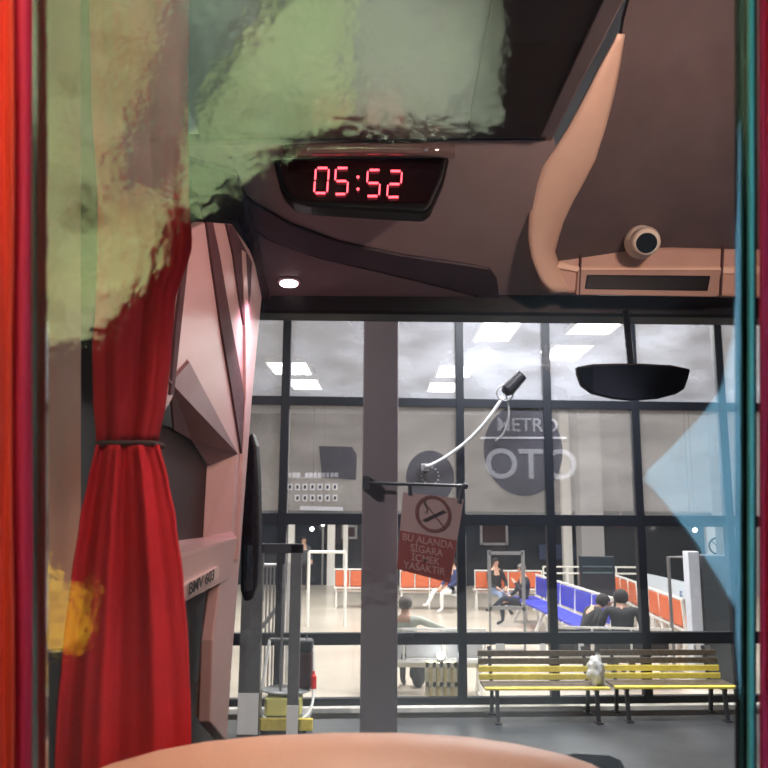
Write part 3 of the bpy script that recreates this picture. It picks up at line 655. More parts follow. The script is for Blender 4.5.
# ================================================================== PEOPLE
def skinmesh(verts, edges, radii):
    me = bpy.data.meshes.new('sk'); me.from_pydata(verts, edges, []); o = bpy.data.objects.new('sk', me); COL.objects.link(o)
    o.modifiers.new('skin', 'SKIN'); 
    sl = me.skin_vertices[0].data if me.skin_vertices else None
    for i, r in enumerate(radii): sl[i].radius = (r, r) if not isinstance(r, tuple) else r
    sl[0].use_root = True
    sb = o.modifiers.new('s', 'SUBSURF'); sb.levels = 1; sb.render_levels = 1
    bpy.context.view_layer.update()
    out = bpy.data.meshes.new_from_object(o.evaluated_get(bpy.context.evaluated_depsgraph_get()))
    bpy.data.objects.remove(o); bpy.data.meshes.remove(me); return out
def person(label, loc, rz, J, top, bottom, shoe, hairc, scale=1.0, hood=False):
    """J: joints in local metres; faces local -Y"""
    V = []; E = []; Rr = []; cls = []; idx = {}
    def jv(n, p, r, c, par=None):
        idx[n] = len(V); V.append(Vector(p)); Rr.append(r); cls.append(c)
        if par: E.append((idx[par], idx[n]))
    jv('pelvis', J['pelvis'], (.15, .12), 'b'); jv('belly', Vector(J['pelvis']).lerp(Vector(J['chest']), .5), (.145, .11), 't', 'pelvis')
    jv('chest', J['chest'], (.175, .115), 't', 'belly'); jv('neck', J['neck'], .055, 's', 'chest'); jv('jaw', Vector(J['neck']).lerp(Vector(J['head']), .55), .07, 's', 'neck')
    jv('head', J['head'], (.078, .092), 's', 'jaw'); hd = (Vector(J['head']) - Vector(J['neck'])).normalized(); jv('crown', Vector(J['head']) + hd * .075, .065, 's', 'head')
    for s_ in 'LR':
        jv('sh' + s_, J['sh' + s_], .068, 't', 'chest'); jv('el' + s_, J['el' + s_], .05, 't', 'sh' + s_); jv('wr' + s_, J['wr' + s_], .034, 't', 'el' + s_)
        d = (Vector(J['wr' + s_]) - Vector(J['el' + s_])).normalized(); w_ = Vector(J['wr' + s_])
        side = d.cross(Vector((0, 0, 1))); side = side if side.length > .1 else Vector((1, 0, 0)); side.normalize()
        jv('pa' + s_, w_ + d * .07, (.036, .02), 's', 'wr' + s_)
        for f, (o1, ln) in enumerate(((-.03, .06), (-.01, .085), (.01, .08), (.03, .06))):
            jv('f%d' % f + s_, w_ + d * (.09 + ln * .5) + side * o1 + Vector((0, 0, -.005)), .009, 's', 'pa' + s_); jv('g%d' % f + s_, w_ + d * (.09 + ln) + side * o1 * 1.1 + Vector((0, 0, -.02)), .008, 's', 'f%d' % f + s_)
        jv('th' + s_, w_ + d * .06 - side * .05, .010, 's', 'wr' + s_)
        jv('hip' + s_, J['hip' + s_], .092, 'b', 'pelvis'); jv('kn' + s_, J['kn' + s_], .065, 'b', 'hip' + s_); jv('an' + s_, J['an' + s_], .042, 'b', 'kn' + s_)
        jv('toe' + s_, J['toe' + s_], (.042, .032), 'h', 'an' + s_)
    me = skinmesh(V, E, Rr)
    me.materials.clear()
    base = [top, bottom, M_skin, shoe]
    for m_ in base: me.materials.append(m_)
    segs = []
    for a, b in E:
        segs.append((V[a], V[b], cls[b] if cls[b] != 's' or cls[a] in 's' else ('s')))
    ci = {'t': 0, 'b': 1, 's': 2, 'h': 3}
    neckz = Vector(J['neck'])
    for p in me.polygons:
        c = p.center; best = 9; k = 't'
        for a, b, cl in segs:
            ab = b - a; u = max(0, min(1, (c - a).dot(ab) / max(ab.length_squared, 1e-9))); dd = (c - (a + ab * u)).length
            if dd < best: best = dd; k = cl; 
        p.material_index = ci[k]; p.use_smooth = True
    # nose and ears joined to the body mesh, face local -Y
    fy = J.get('face', (0, -1, 0)); fd = Vector(fy).normalized(); sd = fd.cross(hd).normalized(); H = Vector(J['head'])
    bm = bmesh.new(); bm.from_mesh(me)
    def addell(c, r, mi):
        m4 = Matrix.Translation(c) @ Matrix.Diagonal((*r, 1)); q = bmesh.ops.create_uvsphere(bm, u_segments=8, v_segments=6, radius=1, matrix=m4)
        for v in q['verts']:
            for f in v.link_faces: f.material_index = mi; f.smooth = True
    addell(H + fd * .095 - hd * .012, (.015, .018, .02), 2)
    for k in (-1, 1): addell(H + sd * k * .08, (.014, .02, .03), 2)
    bm.to_mesh(me); bm.free()
    t = thing('person', loc, label, 'person'); t.rotation_euler = (0, 0, rz); t.scale = (scale,) * 3
    b = bpy.data.objects.new('body', me); COL.objects.link(b); b.parent = t
    hm = MB().ell(H + hd * .03 - fd * .02, (.09, .098, .092), nu=18, nv=10)
    up = hd
    hm.f = [f for f in hm.f if (sum((hm.v[i] for i in f), Vector()) / len(f) - H).dot(up * 0.7 - fd) > -.02]
    ho = MB(); ho.v = [v + root_loc(t) for v in hm.v]; ho.f = hm.f
    ho.build('hood' if hood else 'hair', hairc, t, smooth=True, solid=.012, off=1)
    e = MB()
    for k in (-1, 1): e.ell(H + fd * .088 + sd * k * .03 + hd * .01 + root_loc(t), (.011, .008, .008), nu=8, nv=6)
    e.build('eyes', M_ink, t)
    mo = MB().ell(H + fd * .088 - hd * .045 + root_loc(t), (.022, .008, .006), nu=8, nv=6).build('mouth', mat('lips', (.35, .12, .1), .6), t)
    return t
def seated(**k):
    J = dict(pelvis=(0, 0, .52), chest=(0, .04, .93), neck=(0, .03, 1.12), head=(0, .0, 1.24),
             shL=(-.19, .04, 1.0), shR=(.19, .04, 1.0), elL=(-.24, -.08, .74), elR=(.24, -.08, .74), wrL=(-.12, -.28, .64), wrR=(.12, -.28, .64),
             hipL=(-.1, -.03, .5), hipR=(.1, -.03, .5), knL=(-.12, -.46, .5), knR=(.12, -.46, .5), anL=(-.12, -.45, .1), anR=(.12, -.45, .1),
             toeL=(-.12, -.6, .035), toeR=(.12, -.6, .035))
    J.update(k); return J
M_suit = mat('suit_navy', (.018, .02, .035), .8); M_dark = mat('cloth_dark', (.02, .02, .024), .85); M_jean = mat('jeans', (.22, .28, .42), .85)
M_shirt = mat('pale_shirt', (.50, .54, .47), .85, var=.15, scale=8); M_hairg = mat('hair_grey', (.16, .14, .13), .9); M_hairb = mat('hair_black', (.015, .012, .012), .8)
M_navy = mat('cloth_navy', (.04, .05, .14), .85); M_wtr = mat('trousers_white', (.75, .75, .73), .85); M_shoe = mat('shoe_black', (.012, .012, .012), .5); M_shoew = mat('shoe_white', (.7, .7, .68), .6)
# suited man on blue bench, facing left, legs crossed
p = PY(521, 600, 18.0)
person('person in a dark suit sitting cross-legged on the blue bench, facing left', (p.x + .05, 18.0, 0), R(-80),
       seated(knR=(.02, -.46, .62), anR=(-.12, -.72, .36), toeR=(-.14, -.86, .33), wrR=(.05, -.2, .95), elR=(.22, -.12, .78), head=(0, -.03, 1.24)), M_suit, M_suit, M_shoe, M_hairg)
p = PY(497, 600, 20.2)
person('person in a black top and pale jeans sitting behind the poster stand', (p.x, 20.3, 0), R(20), seated(), M_dark, M_jean, M_shoe, M_hairb)
# man by the facade, from behind, arm along bench
p = PY(405, 620, 11.5)
person('grey-haired person in a pale shirt seen from behind, arm stretched out along a bench', (p.x, 11.35, -.02), R(180 - 12),
       seated(pelvis=(0, -.05, .56), chest=(0, .04, .94), neck=(0, .02, 1.10), head=(0, -.02, 1.22), shL=(-.2, .03, 1.03), shR=(.2, .03, 1.03), elL=(-.48, .06, .93), wrL=(-.76, .05, .88), face=(0, -1, 0)),
       M_shirt, M_dark, M_shoe, M_hairg)
ib = bench('waiting_bench', 3, mat('grey_seat', (.5, .5, .5), .5), 'pale grey bench against the glass under the grey-haired person', 'bench', None)
put(ib, (p.x + .25, 11.3), math.pi + 0.0); ib.scale = (1, 1, 1.08)
# navy / white person on orange bench
p = PY(452, 600, 20.6)
person('person in a navy top and white trousers sitting beside the mullion right of the sign', (p.x, 20.45, 0), R(-55), seated(knL=(-.12, -.5, .55), anL=(-.1, -.75, .2), toeL=(-.1, -.9, .2)), M_navy, M_wtr, M_shoew, M_hairb)
# dark pair at the facade
p = PY(622, 620, 11.9)
person('hooded person in a black coat sitting with back to the glass, under the display board', (p.x, 11.9, -.02), R(165), seated(pelvis=(0, 0, .5), chest=(0, -.02, .87), neck=(0, -.06, 1.02), head=(0, -.1, 1.12), elL=(-.3, -.05, .70), elR=(.3, -.05, .70)), M_dark, M_dark, M_shoe, M_hairb, 1.12, True)
p = PY(582, 620, 12.9)
person('person in dark clothes slumped forward beside the hooded one, hand at the face', (p.x, 12.9, -.02), R(100), seated(chest=(0, -.18, .80), neck=(0, -.27, .93), head=(0, -.34, 1.0), shL=(-.19, -.2, .87), shR=(.19, -.2, .87), wrR=(.05, -.42, .9), elR=(.22, -.3, .66)), M_dark, M_dark, M_shoe, M_hairb, 1.1)
db = bench('waiting_bench', 3, M_dk, 'black bench under the hooded and the slumped person', 'bench', None)
put(db, (PY(608, 620, 12).x, 12.0), math.pi - .1)
# standing far figure
p = PY(303, 575, 24.6)
st = seated(pelvis=(0, 0, .95), chest=(0, .02, 1.32), neck=(0, 0, 1.5), head=(0, -.01, 1.62), shL=(-.19, .02, 1.4), shR=(.19, .02, 1.4), elL=(-.25, .02, 1.12), elR=(.25, .02, 1.12), wrL=(-.24, -.08, .88), wrR=(.2, -.2, 1.0),
            hipL=(-.1, 0, .9), hipR=(.1, 0, .9), knL=(-.12, -.02, .5), knR=(.13, -.02, .5), anL=(-.13, .02, .09), anR=(.14, .02, .09), toeL=(-.14, -.13, .035), toeR=(.16, -.13, .035))
person('person in grey clothes and white shoes standing at the far glass door', (p.x, 24.6, 0), R(20), st, mat('cloth_grey', (.06, .07, .08), .85), M_dark, M_shoew, M_hairb)
# ================================================================== BUS INTERIOR
WX = -0.42
struct(MB().box((.8, .45, 1.2), (2.6, 4.7, .2)).build('bus_floor', mat('bus_floor', (.06, .055, .055), .6)))
# windscreen pane
Yw = 2.62
struct(MB().box((.75, Yw + .05, 2.45), (2.4, .006, 1.6)).build('windscreen', film('windscreen_glass', 0.0004, (.5, .5, .5), 0.012)))
struct(MB().box((.75, Yw + .05, 1.22), (2.6, .1, .6)).build('wall_front', M_black))
struct(MB().box((2.1, .4, 2.3), (.08, 4.6, 2.4)).build('wall_right_bus', M_swoosh))
struct(MB().box((.8, -1.95, 2.3), (2.6, .08, 2.4)).build('wall_back_bus', M_black))
# outer skin of left wall: dark night window + pillars
struct(MB().box((WX - .16, .4, 2.3), (.06, 4.6, 2.6)).build('wall_left_bus', mat('side_dark', (.008, .006, .006), .35)))
def side(pts, x=WX, th=.03):
    return MB().prism([PX(px, py, x) for px, py in pts], (-th, 0, 0))
struct(side([(47, -40), (82, -40), (82, 900), (47, 900)], WX, .1).build('trim_1_bus', M_beige, bevel=.004))
o = side([(40, 650), (84, 648), (90, 900), (40, 900)], WX + .012, .03).build('side_console', M_black, bevel=.004); tag(o, 'black wall console at the lower left behind the curtain hem', 'console')
# black top rail of the windscreen
struct(MB().prism([PY(225, 290, 2.55), PY(800, 297, 2.55), PY(800, 318, 2.55), PY(225, 312, 2.55)], (0, .12, 0)).build('trim_2', M_black, bevel=.01))
# bus ceiling & header
ZC = 3.50
hdr = [(2.58, PY(400, 300, 2.58).z), (None, None)]
Yh = (ZC - 2.5) / ((ray(420, 140).z) / ray(420, 140).y)      # where the ceiling meets the header in the photo
zb, yb = PY(400, 300, 2.58).z, 2.58
def PH(px, py, off=0.0):
    """point on the sloping header plane"""
    d = ray(px, py); n = Vector((0, ZC - zb, yb - Yh)).normalized(); o = Vector((0, yb, zb)) - n * off
    return CAM + d * ((o - CAM).dot(n) / d.dot(n))
nH = Vector((0, ZC - zb, yb - Yh)).normalized()
q0 = PZ(553, 137, ZC); q1 = PZ(650, -50, ZC)
struct(MB().prism([(-.5, Yh, ZC), (q0.x, Yh, ZC), (q1.x, q1.y, ZC), (q1.x, 1.15, ZC), (2.06, 1.15, ZC), (2.06, -1.9, ZC), (-.5, -1.9, ZC)], (0, 0, .08)).build('ceiling_bus', M_ceil))
hx0, hx1 = -.6, 2.15
hd_ = MB().prism([PH(px, py) for px, py in ((150, 146), (285, 145), (420, 140), (553, 138), (556, 147), (544, 162), (537, 185), (532, 210), (531, 235), (534, 258), (541, 278), (552, 291), (600, 300), (600, 306), (150, 310))], (0, .03, .05)).build('header', M_head, None)
tag(hd_, 'large mauve-grey sloping panel above the windscreen, carrying the clock', 'panel')
def onhead(name, pts, off, m, parent=None, th=.02, bevel=.004):
    return MB().prism([PH(px, py, off) for px, py in pts], nH * th).build(name, m, parent, bevel=bevel)
def onceil(name, pts, drop, m, parent=None, th=.02, bevel=.003):
    return MB().prism([PZ(px, py, ZC - drop) for px, py in pts], (0, 0, th)).build(name, m, parent, bevel=bevel)
# seam line between ceiling and header
o = MB().tube([PH(285, 146, .004), PH(350, 143, .004), PH(460, 139, .004), PH(546, 139, .004)], .004, 6).build('ceiling_seam', M_black); tag(o, 'thin dark seam where the ceiling meets the header above the clock', 'trim')
# dark roof hatch
o = onceil('roof_hatch', [(466, 138), (546, 138), (625, -30), (497, -30)], .012, M_hatch, th=.012); tag(o, 'large dark rectangular roof hatch panel at the top centre', 'hatch')
o = onceil('ceiling_strip', [(540, 137), (553, 137), (640, -30), (617, -30)], .016, mat('strip_grey', (.16, .125, .13), .4), th=.016); tag(o, 'grey ceiling strip between the dark hatch and the cream moulding', 'trim')
# recess: dark field seen through the cream moulding, and moulding itself
def bz(px, py, y): return PY(px, py, y)
rec = thing('roof_recess', PY(640, 150, 2.2), 'dark brown padded roof recess at the top right behind the dome camera', 'ceiling recess')
outer = [(624, 30), (607, 52), (590, 85), (572, 118), (556, 147), (544, 162), (535, 185), (529, 210), (528, 235), (531, 258), (538, 278), (549, 292), (566, 295)]
inner = [(640, -30), (624, 34), (620, 60), (614, 95), (607, 130), (599, 160), (588, 185), (575, 205), (566, 222), (559, 243), (560, 262)]
def yo(py): return 1.62 + (min(max(py, 0), 295) / 295.0) * .80
field = [(645, -60), (624, 20), (618, 60), (606, 120), (596, 160), (580, 190), (565, 215), (554, 240), (556, 275), (800, 280), (800, -60)]
_a, _b, _c = PY(640, 10, yo(10) + .16), PY(640, 270, yo(270) + .16), PY(760, 140, yo(140) + .16)
_n = (_b - _a).cross(_c - _a).normalized()
def PL(px, py): d = ray(px, py); return CAM + d * ((_a - CAM).dot(_n) / d.dot(_n))
MB().prism([PL(px, py) for px, py in field], (0, .02, .02)).build('field', M_recess, rec)
mo = thing('cream_moulding', PY(540, 240, 2.3), 'curving cream-coloured moulding sweeping down from the ceiling like a fin', 'moulding')
import itertools
def resample(pl, n):
    L = [0]
    for a, b in zip(pl, pl[1:]): L.append(L[-1] + math.dist(a, b))
    out = []
    for i in range(n):
        s_ = L[-1] * i / (n - 1); k = max(j for j in range(len(L)) if L[j] <= s_ + 1e-9); k = min(k, len(pl) - 2)
        u = (s_ - L[k]) / (L[k + 1] - L[k]); out.append((pl[k][0] + (pl[k + 1][0] - pl[k][0]) * u, pl[k][1] + (pl[k + 1][1] - pl[k][1]) * u))
    return out
out_c = [(618, 34), (600, 66), (584, 98), (568, 128), (554, 150), (542, 167), (534, 190), (529, 213), (528, 237), (532, 260), (540, 280), (551, 293)]
in_c = [(624, 34), (620, 62), (614, 95), (607, 130), (599, 160), (588, 184), (576, 205), (567, 222), (560, 240), (556, 252), (560, 268), (582, 290)]
A_, B_ = resample(out_c, 36), resample(in_c, 36)
rows = []
for i in range(36):
    rr = []
    for j in range(7):
        u = j / 6; px = A_[i][0] * (1 - u) + B_[i][0] * u; py = A_[i][1] * (1 - u) + B_[i][1] * u
        rr.append(PY(px, py, yo(py) + .12 * u - .035 * math.sin(math.pi * u)))
    rows.append(rr)
MB().grid(rows).build('fin', M_cream, mo, smooth=True, solid=.006, off=0)
# header strip with slot
st_ = thing('header_console', PY(650, 280, 2.4), 'peach-coloured console strip with a dark slot under the dome camera', 'console')
Yc = 2.44
def con(name, pts, m, dy=0.0, th=.05, bevel=.006): return MB().prism([PY(px, py, Yc + dy) for px, py in pts], (0, th, .01)).build(name, m, st_, bevel=bevel)
con('panel', [(556, 244), (800, 250), (800, 298), (552, 293), (541, 284), (548, 262)], M_strip, bevel=.012)
con('ledge', [(560, 262), (583, 268), (735, 268), (800, 268), (800, 274), (583, 273), (556, 268)], M_cream, -.008, .01, .002)
con('slot_frame', [(578, 270), (722, 270), (717, 297), (576, 295)], mat('slot_frame', (.42, .27, .22), .5), -.012, .02, .004)
con('slot', [(587, 275), (711, 276), (708, 291), (585, 289)], M_black, -.016, .02, .003)
for xx in (581, 723): con('joint', [(xx, 247), (xx + 1.5, 247), (xx - 1, 296), (xx - 2.5, 296)], M_seam, -.013, .01, 0)
# dome camera
c = PY(643, 240, 2.36)
t = thing('dome_camera', c, 'white dome security camera with a black lens on the console', 'camera')
rr = 17 * 2.36 / 768
MB().ell(c + Vector((0, .02, 0)), (rr, rr, rr * 1.05), nu=28, nv=20).build('housing', M_white, t, smooth=True)
c2 = PY(646, 242, 2.32)
tt = bez([c + Vector((.0, 0, 0)), c2 + Vector((0, -.012, 0))], 1)
dr_ = (CAM - c2).normalized(); dr_ = (dr_ + Vector((.1, 0, -.15))).normalized()
MB().tube([c2 - dr_ * .03, c2 + dr_ * .012, c2 + dr_ * .02], [rr * .88, rr * .82, rr * .7], 24).build('collar', M_white, t, smooth=False)
MB().tube([c2 + dr_ * .012, c2 + dr_ * .024], [rr * .64, rr * .60], 24).build('lens', M_lens, t)
MB().tube([PY(645, 231, 2.42), PY(645, 224, 2.46)], .045, 20).build('mount', M_white, t)

# clock
Ycl = 2.0
ck = thing('digital_clock', PY(355, 212, Ycl), 'black digital clock with glowing red digits reading 05:52', 'clock')
pod = [(272, 158), (450, 156), (445, 178), (432, 207), (425, 213), (370, 210), (310, 206), (292, 202), (280, 190)]
MB().prism([PY(*p, Ycl) for p in pod], (0, .10, .01)).build('housing', M_black, ck, bevel=.012, segs=3)
fp = [(280, 161), (442, 160), (437, 178), (427, 203), (310, 201), (294, 197), (286, 187)]
MB().prism([PY(*p, Ycl - .004) for p in fp], (0, .006, 0)).build('face', mat('clock_face', (.012, .004, .006), .12), ck)
MB().tube([PY(px, py, 1.95) for px, py in ((284, 152), (310, 150), (360, 149), (420, 150), (455, 152))], .017, 24).build('lip', mat('glossy_lip', (.30, .22, .22), .06, metal=.5), ck, smooth=True)
SEG = {'0': 'abcdef', '5': 'afgcd', '2': 'abged'}
def digit(ch, x0, y0, x1, y1):
    sl = 2.0
    def q(u, v): return PY(x0 + (x1 - x0) * u + sl * (1 - v), y0 + (y1 - y0) * v, Ycl - .012)
    S_ = {'a': ((.12, 0), (.88, 0)), 'd': ((.12, 1), (.88, 1)), 'g': ((.12, .5), (.88, .5)), 'f': ((0, .06), (0, .45)), 'e': ((0, .55), (0, .94)), 'b': ((1, .06), (1, .45)), 'c': ((1, .55), (1, .94))}
    mb = MB()
    for s_ in SEG[ch]: a, b = S_[s_]; mb.bar(q(*a), q(*b), .004, .0055, up=(0, 1, 0))
    return mb.build('digit', M_led, ck)
digit('0', 314, 168, 327, 193); digit('5', 334, 168, 347, 194); digit('5', 366, 170, 379, 196); digit('2', 387, 171, 400, 197)
mb = MB()
for yy in (177, 189): mb.ell(PY(358, yy, Ycl - .012), (.004, .003, .004), nu=10, nv=6)
mb.build('colon', M_led, ck)

# swoosh moulding and lamp housing beneath the header
sw = [(236, 190), (256, 205), (290, 225), (340, 243), (400, 256), (470, 266), (490, 270), (497, 280), (500, 300), (480, 297), (430, 284), (380, 272), (320, 258), (270, 240), (244, 222)]
o = onhead('header_groove', sw, .012, M_swoosh, th=.015); tag(o, 'long dark curved groove moulding sweeping under the clock', 'moulding')
lh = [(244, 224), (270, 241), (320, 259), (380, 273), (430, 285), (480, 298), (500, 302), (262, 306), (256, 290)]
lamp = thing('header_lamp', PH(289, 283, .03), 'small bright pinkish spot lamp set in the grey housing under the groove', 'lamp')
onhead('housing', lh, .008, mat('housing_grey', (.15, .11, .125), .4), lamp, th=.012)
c = PH(289, 283, .012); 
n_ = 20; uX = Vector((1, 0, 0)); uZ = nH.cross(uX).normalized()
MB().prism([c + uX * .042 * math.cos(2 * math.pi * k / n_) + uZ * .026 * math.sin(2 * math.pi * k / n_) for k in range(n_)], nH * .01).build('bezel', M_seam, lamp)
c = c - nH * .006
MB().prism([c + uX * .030 * math.cos(2 * math.pi * k / n_) + uZ * .017 * math.sin(2 * math.pi * k / n_) for k in range(n_)], nH * .006).build('bulb', glow('lamp_pink', (1, .82, .85), 14), lamp)
o = onhead('pillar_cap_shadow', [(150, 150), (236, 175), (246, 200), (270, 292), (270, 308), (260, 308), (254, 262), (238, 222), (212, 218), (190, 232), (150, 240)], .02, M_swoosh, th=.03); tag(o, 'dark cap joining header and left windscreen pillar, widened by painted shadow', 'trim')  # upper part painted dark for the shadow over the pillar top

# left pillar assembly
lp = thing('pillar_trim', PX(200, 700, WX), 'pinkish pale moulded trim of the windscreen pillar with a screen pocket', 'trim')
up_ = [(120, 236), (186, 232), (206, 222), (232, 224), (250, 250), (263, 285), (252, 400), (246, 480), (240, 560), (232, 660), (227, 742), (210, 722), (213, 640), (220, 585), (228, 560), (231, 536), (236, 452), (187, 360), (172, 400), (150, 440), (120, 440)]
side(up_, WX, .03).build('panel', M_trim, lp, bevel=.004)
side([(207, 222), (213, 222), (220, 255), (231, 320), (242, 380), (248, 425), (245, 475), (240, 440), (232, 390), (222, 330), (212, 260)], WX + .006, .008).build('groove', M_seam, lp)
side([(227, 224), (233, 225), (252, 262), (251, 292), (245, 328), (240, 300), (234, 255)], WX + .006, .008).build('groove', M_seam, lp)
side([(185, 250), (190, 246), (182, 320), (174, 395), (171, 395), (176, 330)], WX + .006, .008).build('groove', M_seam, lp)
side([(243, 250), (246, 252), (250, 330), (250, 400), (240, 560), (238, 560), (246, 400), (246, 330)], WX + .010, .012).build('rib', M_trim, lp, bevel=.002)
XB = WX - .07
def quadm(name, pts, m, parent=lp, solid=.008):
    return MB().add([PX(a, b, x) for a, b, x in pts], [tuple(range(len(pts)))]).build(name, m, parent, solid=solid)
quadm('pocket_top', [(187, 360, WX), (236, 452, WX), (207, 464, XB), (190, 438, XB), (172, 428, XB), (168, 380, WX)], M_pocket)
quadm('pocket_side', [(236, 452, WX), (231, 536, WX), (203, 540, XB), (207, 464, XB)], M_trim)
sc_ = thing('dash_screen', PX(190, 535, XB), 'dark brown monitor screen set in the pillar pocket beside the red curtain', 'screen')
MB().prism([PX(a, b, XB - .0) for a, b in ((150, 420), (172, 428), (190, 438), (206, 464), (203, 540), (150, 550))], (-.02, 0, 0)).build('screen', M_screen, sc_)
quadm('shelf', [(231, 534, WX), (237, 541, WX + .02), (186, 560, WX + .02), (150, 565, WX + .02), (150, 548, XB), (203, 540, XB)], M_trim)
quadm('shelf_front', [(237, 541, WX + .02), (231, 577, WX + .01), (180, 604, WX + .01), (150, 618, WX + .01), (150, 562, WX + .02), (186, 559, WX + .02)], M_trim, solid=.02)
pl_ = thing('number_plate', PX(202, 590, WX + .03), 'narrow pale plate with black characters on the shelf edge', 'plate')
c0, c1, c2_, c3 = [PX(a, b, WX + .024) for a, b in ((183, 586), (219, 566), (219, 577), (183, 600))]
MB().prism([c0, c1, c2_, c3], (-.012, 0, 0)).build('plate', M_plate, pl_)
text('characters', 'BMV 603', M_ink, c3 + (c1 - c0) * .07 + Vector((.004, 0, .005)), (c2_ - c3), (0, 0, 1), .034, pl_, ext=.001, sx=1.9)
# lower opening
side([(183, 602), (214, 586), (212, 650), (205, 720), (226, 742), (150, 760), (150, 620)], XB, .01).build('lower_recess', M_swoosh, lp)
side([(214, 587), (221, 584), (214, 640), (210, 722), (204, 716), (208, 650)], WX - .02, .02).build('lower_edge', M_beige, lp)
o = side([(192, 683), (198, 681), (197, 693)], XB + .01, .003).build('paper_tag', M_plate); tag(o, 'tiny pale triangular paper tag by the red curtain edge', 'tag')

# exterior mirror seen beyond the pillar
t = thing('side_mirror', PY(252, 600, 2.95), 'long black exterior bus mirror just right of the pillar', 'mirror')
mp = [(247, 438), (252, 432), (256, 445), (258, 480), (259, 540), (257, 585), (252, 600), (244, 602), (240, 590), (241, 520), (243, 460)]
MB().prism([PY(*p, 2.95) for p in mp], (0, .09, 0)).build('housing', M_black, t, bevel=.01)
MB().prism([PY(*p, 2.945) for p in ((243, 545), (253, 545), (254, 560), (253, 590), (244, 592))], (0, .004, 0)).build('glass', M_mirror, t)
MB().bar(Vector((-.58, 2.68, PY(250, 470, 2.99).z)), PY(250, 470, 2.99), .02, .02).build('arm', M_black, t)

# rear-view mirror
Ym = 2.2
t = thing('rear_view_mirror', PY(634, 362, Ym), 'wide black-rimmed rear-view mirror hanging before the windscreen', 'mirror')
mp = [(577, 367), (593, 364), (634, 363), (672, 365), (691, 369), (689, 378), (685, 389), (677, 394), (658, 399), (633, 401), (613, 399), (593, 394), (582, 386), (578, 375)]
MT = lambda p, o=0: PY(p[0], p[1], Ym + o - (381 - p[1]) * .0005 + (p[0] - 634) * .0001)
MB().prism([MT(p) for p in mp], (0, .03, .004)).build('housing', M_black, t, bevel=.006)
c_ = Vector((634, 381)); mi = [((p[0] - 634) * .955 + 634, (p[1] - 381) * .90 + 381) for p in mp]
MB().prism([MT(p, -.005) for p in mi], (0, .005, 0)).build('glass', M_mirror, t)
MB().tube([PY(626, 312, 2.52), PY(628, 335, 2.42), PY(631, 366, Ym + .03)], .011, 10).build('stalk', M_black, t)

# curtain behind the divider
def lerp_tab(tab, y):
    for (y0, a0, b0), (y1, a1, b1) in zip(tab, tab[1:]):
        if y0 <= y <= y1:
            u = (y - y0) / (y1 - y0); u = u * u * (3 - 2 * u) * .5 + u * .5; return a0 + (a1 - a0) * u, b0 + (b1 - b0) * u
    return tab[-1][1:]
def curtain(tab, Y, folds, amp, seed, n=90, rowsn=60):
    rows = []; y0, y1 = tab[0][0], tab[-1][0]
    for j in range(rowsn + 1):
        y = y0 + (y1 - y0) * j / rowsn; a, b = lerp_tab(tab, y); wd = (b - a) / 110.0
        r = []
        for i in range(n + 1):
            u = i / n; ph = folds * 2 * math.pi * u + .6 * math.sin(3 * u + seed + y * .004)
            dz = amp * (math.sin(ph) + .35 * math.sin(2.3 * ph + seed)) * (.5 + .5 * wd)
            r.append(PY(a + (b - a) * u, y, Y + dz))
        rows.append(r)
    return MB().grid(rows)
cu = thing('red_curtain', PY(125, 443, .97), 'deep red curtain tied in at the middle, beside the pale pillar trim', 'curtain')
up_tab = [(-40, 88, 188), (100, 92, 186), (200, 98, 187), (245, 98, 190), (300, 96, 173), (350, 92, 169), (400, 93, 164), (441, 96, 156)]
lo_tab = [(445, 96, 157), (480, 88, 166), (520, 80, 174), (580, 72, 182), (650, 64, 188), (720, 58, 191), (860, 52, 193)]
curtain(up_tab, .99, 2.2, .009, 1).build('upper_cloth', M_curt, cu, smooth=True, solid=.004)
curtain(lo_tab, .955, 2.4, .008, 4).build('lower_cloth', M_curt, cu, smooth=True, solid=.004)
MB().prism([PY(95, 440, .955), PY(155, 440, .955), PY(155, 446, .955), PY(95, 446, .955)], (0, .05, 0)).build('tie_band', M_tie, cu, bevel=.004)

# driver seat top
Yd = .80
outl = [(60, 800), (100, 768), (150, 754), (200, 745), (260, 739), (330, 736), (400, 736), (470, 740), (520, 747), (570, 758), (605, 770), (640, 800)]
ds = thing('driver_seat', (PY(350, 760, Yd).x, Yd + .1, 1.3), 'wide rounded tan leather seat back along the bottom edge', 'seat')
rows = []
for j in range(9):
    u = j / 8; th = u * math.pi
    rr = []
    for px, py in resample(outl, 48):
        p = PY(px, py, Yd + .07); drop = (1 - math.sin(th)) * .05
        rr.append(Vector((p.x * (1 - .02 * abs(math.cos(th))), Yd + .07 - .07 * math.cos(th), p.z - drop)))
    rows.append(rr)
low = [[Vector((p.x, p.y, 1.75)) for p in rows[0]]] + rows + [[Vector((p.x, p.y, 1.75)) for p in rows[-1]]]
mb = MB().grid(low); mb.build('backrest', M_seat, ds, smooth=True)
cx_ = PY(350, 760, Yd).x
MB().box((cx_, Yd + .35, 1.78), (.6, .55, .12)).build('cushion', M_seat, ds, bevel=.04)
MB().box((cx_, Yd + .3, 1.51), (.3, .3, .42)).build('pedestal', M_black, ds, bevel=.02)
MB().tube([PY(px, py, Yd - .003) + Vector((0, 0, -.05)) for px, py in ((140, 745), (152, 752), (165, 762), (172, 772))], .003, 6).build('piping', MATS['cream_moulding'], ds)
# black dashboard pod right of seat
pp = [(556, 790), (560, 754), (575, 751), (610, 753), (622, 758), (630, 772), (632, 790)]
o = MB().prism([PY(*p, 1.75) for p in pp], (0, .1, -.05)); o.box((PY(595, 780, 1.75).x, 1.82, 1.55), (.13, .08, .5))
o = o.build('dash_pod', M_black, bevel=.015); tag(o, 'low black rounded dashboard pod at the bottom edge right of the tan seat', 'dashboard')

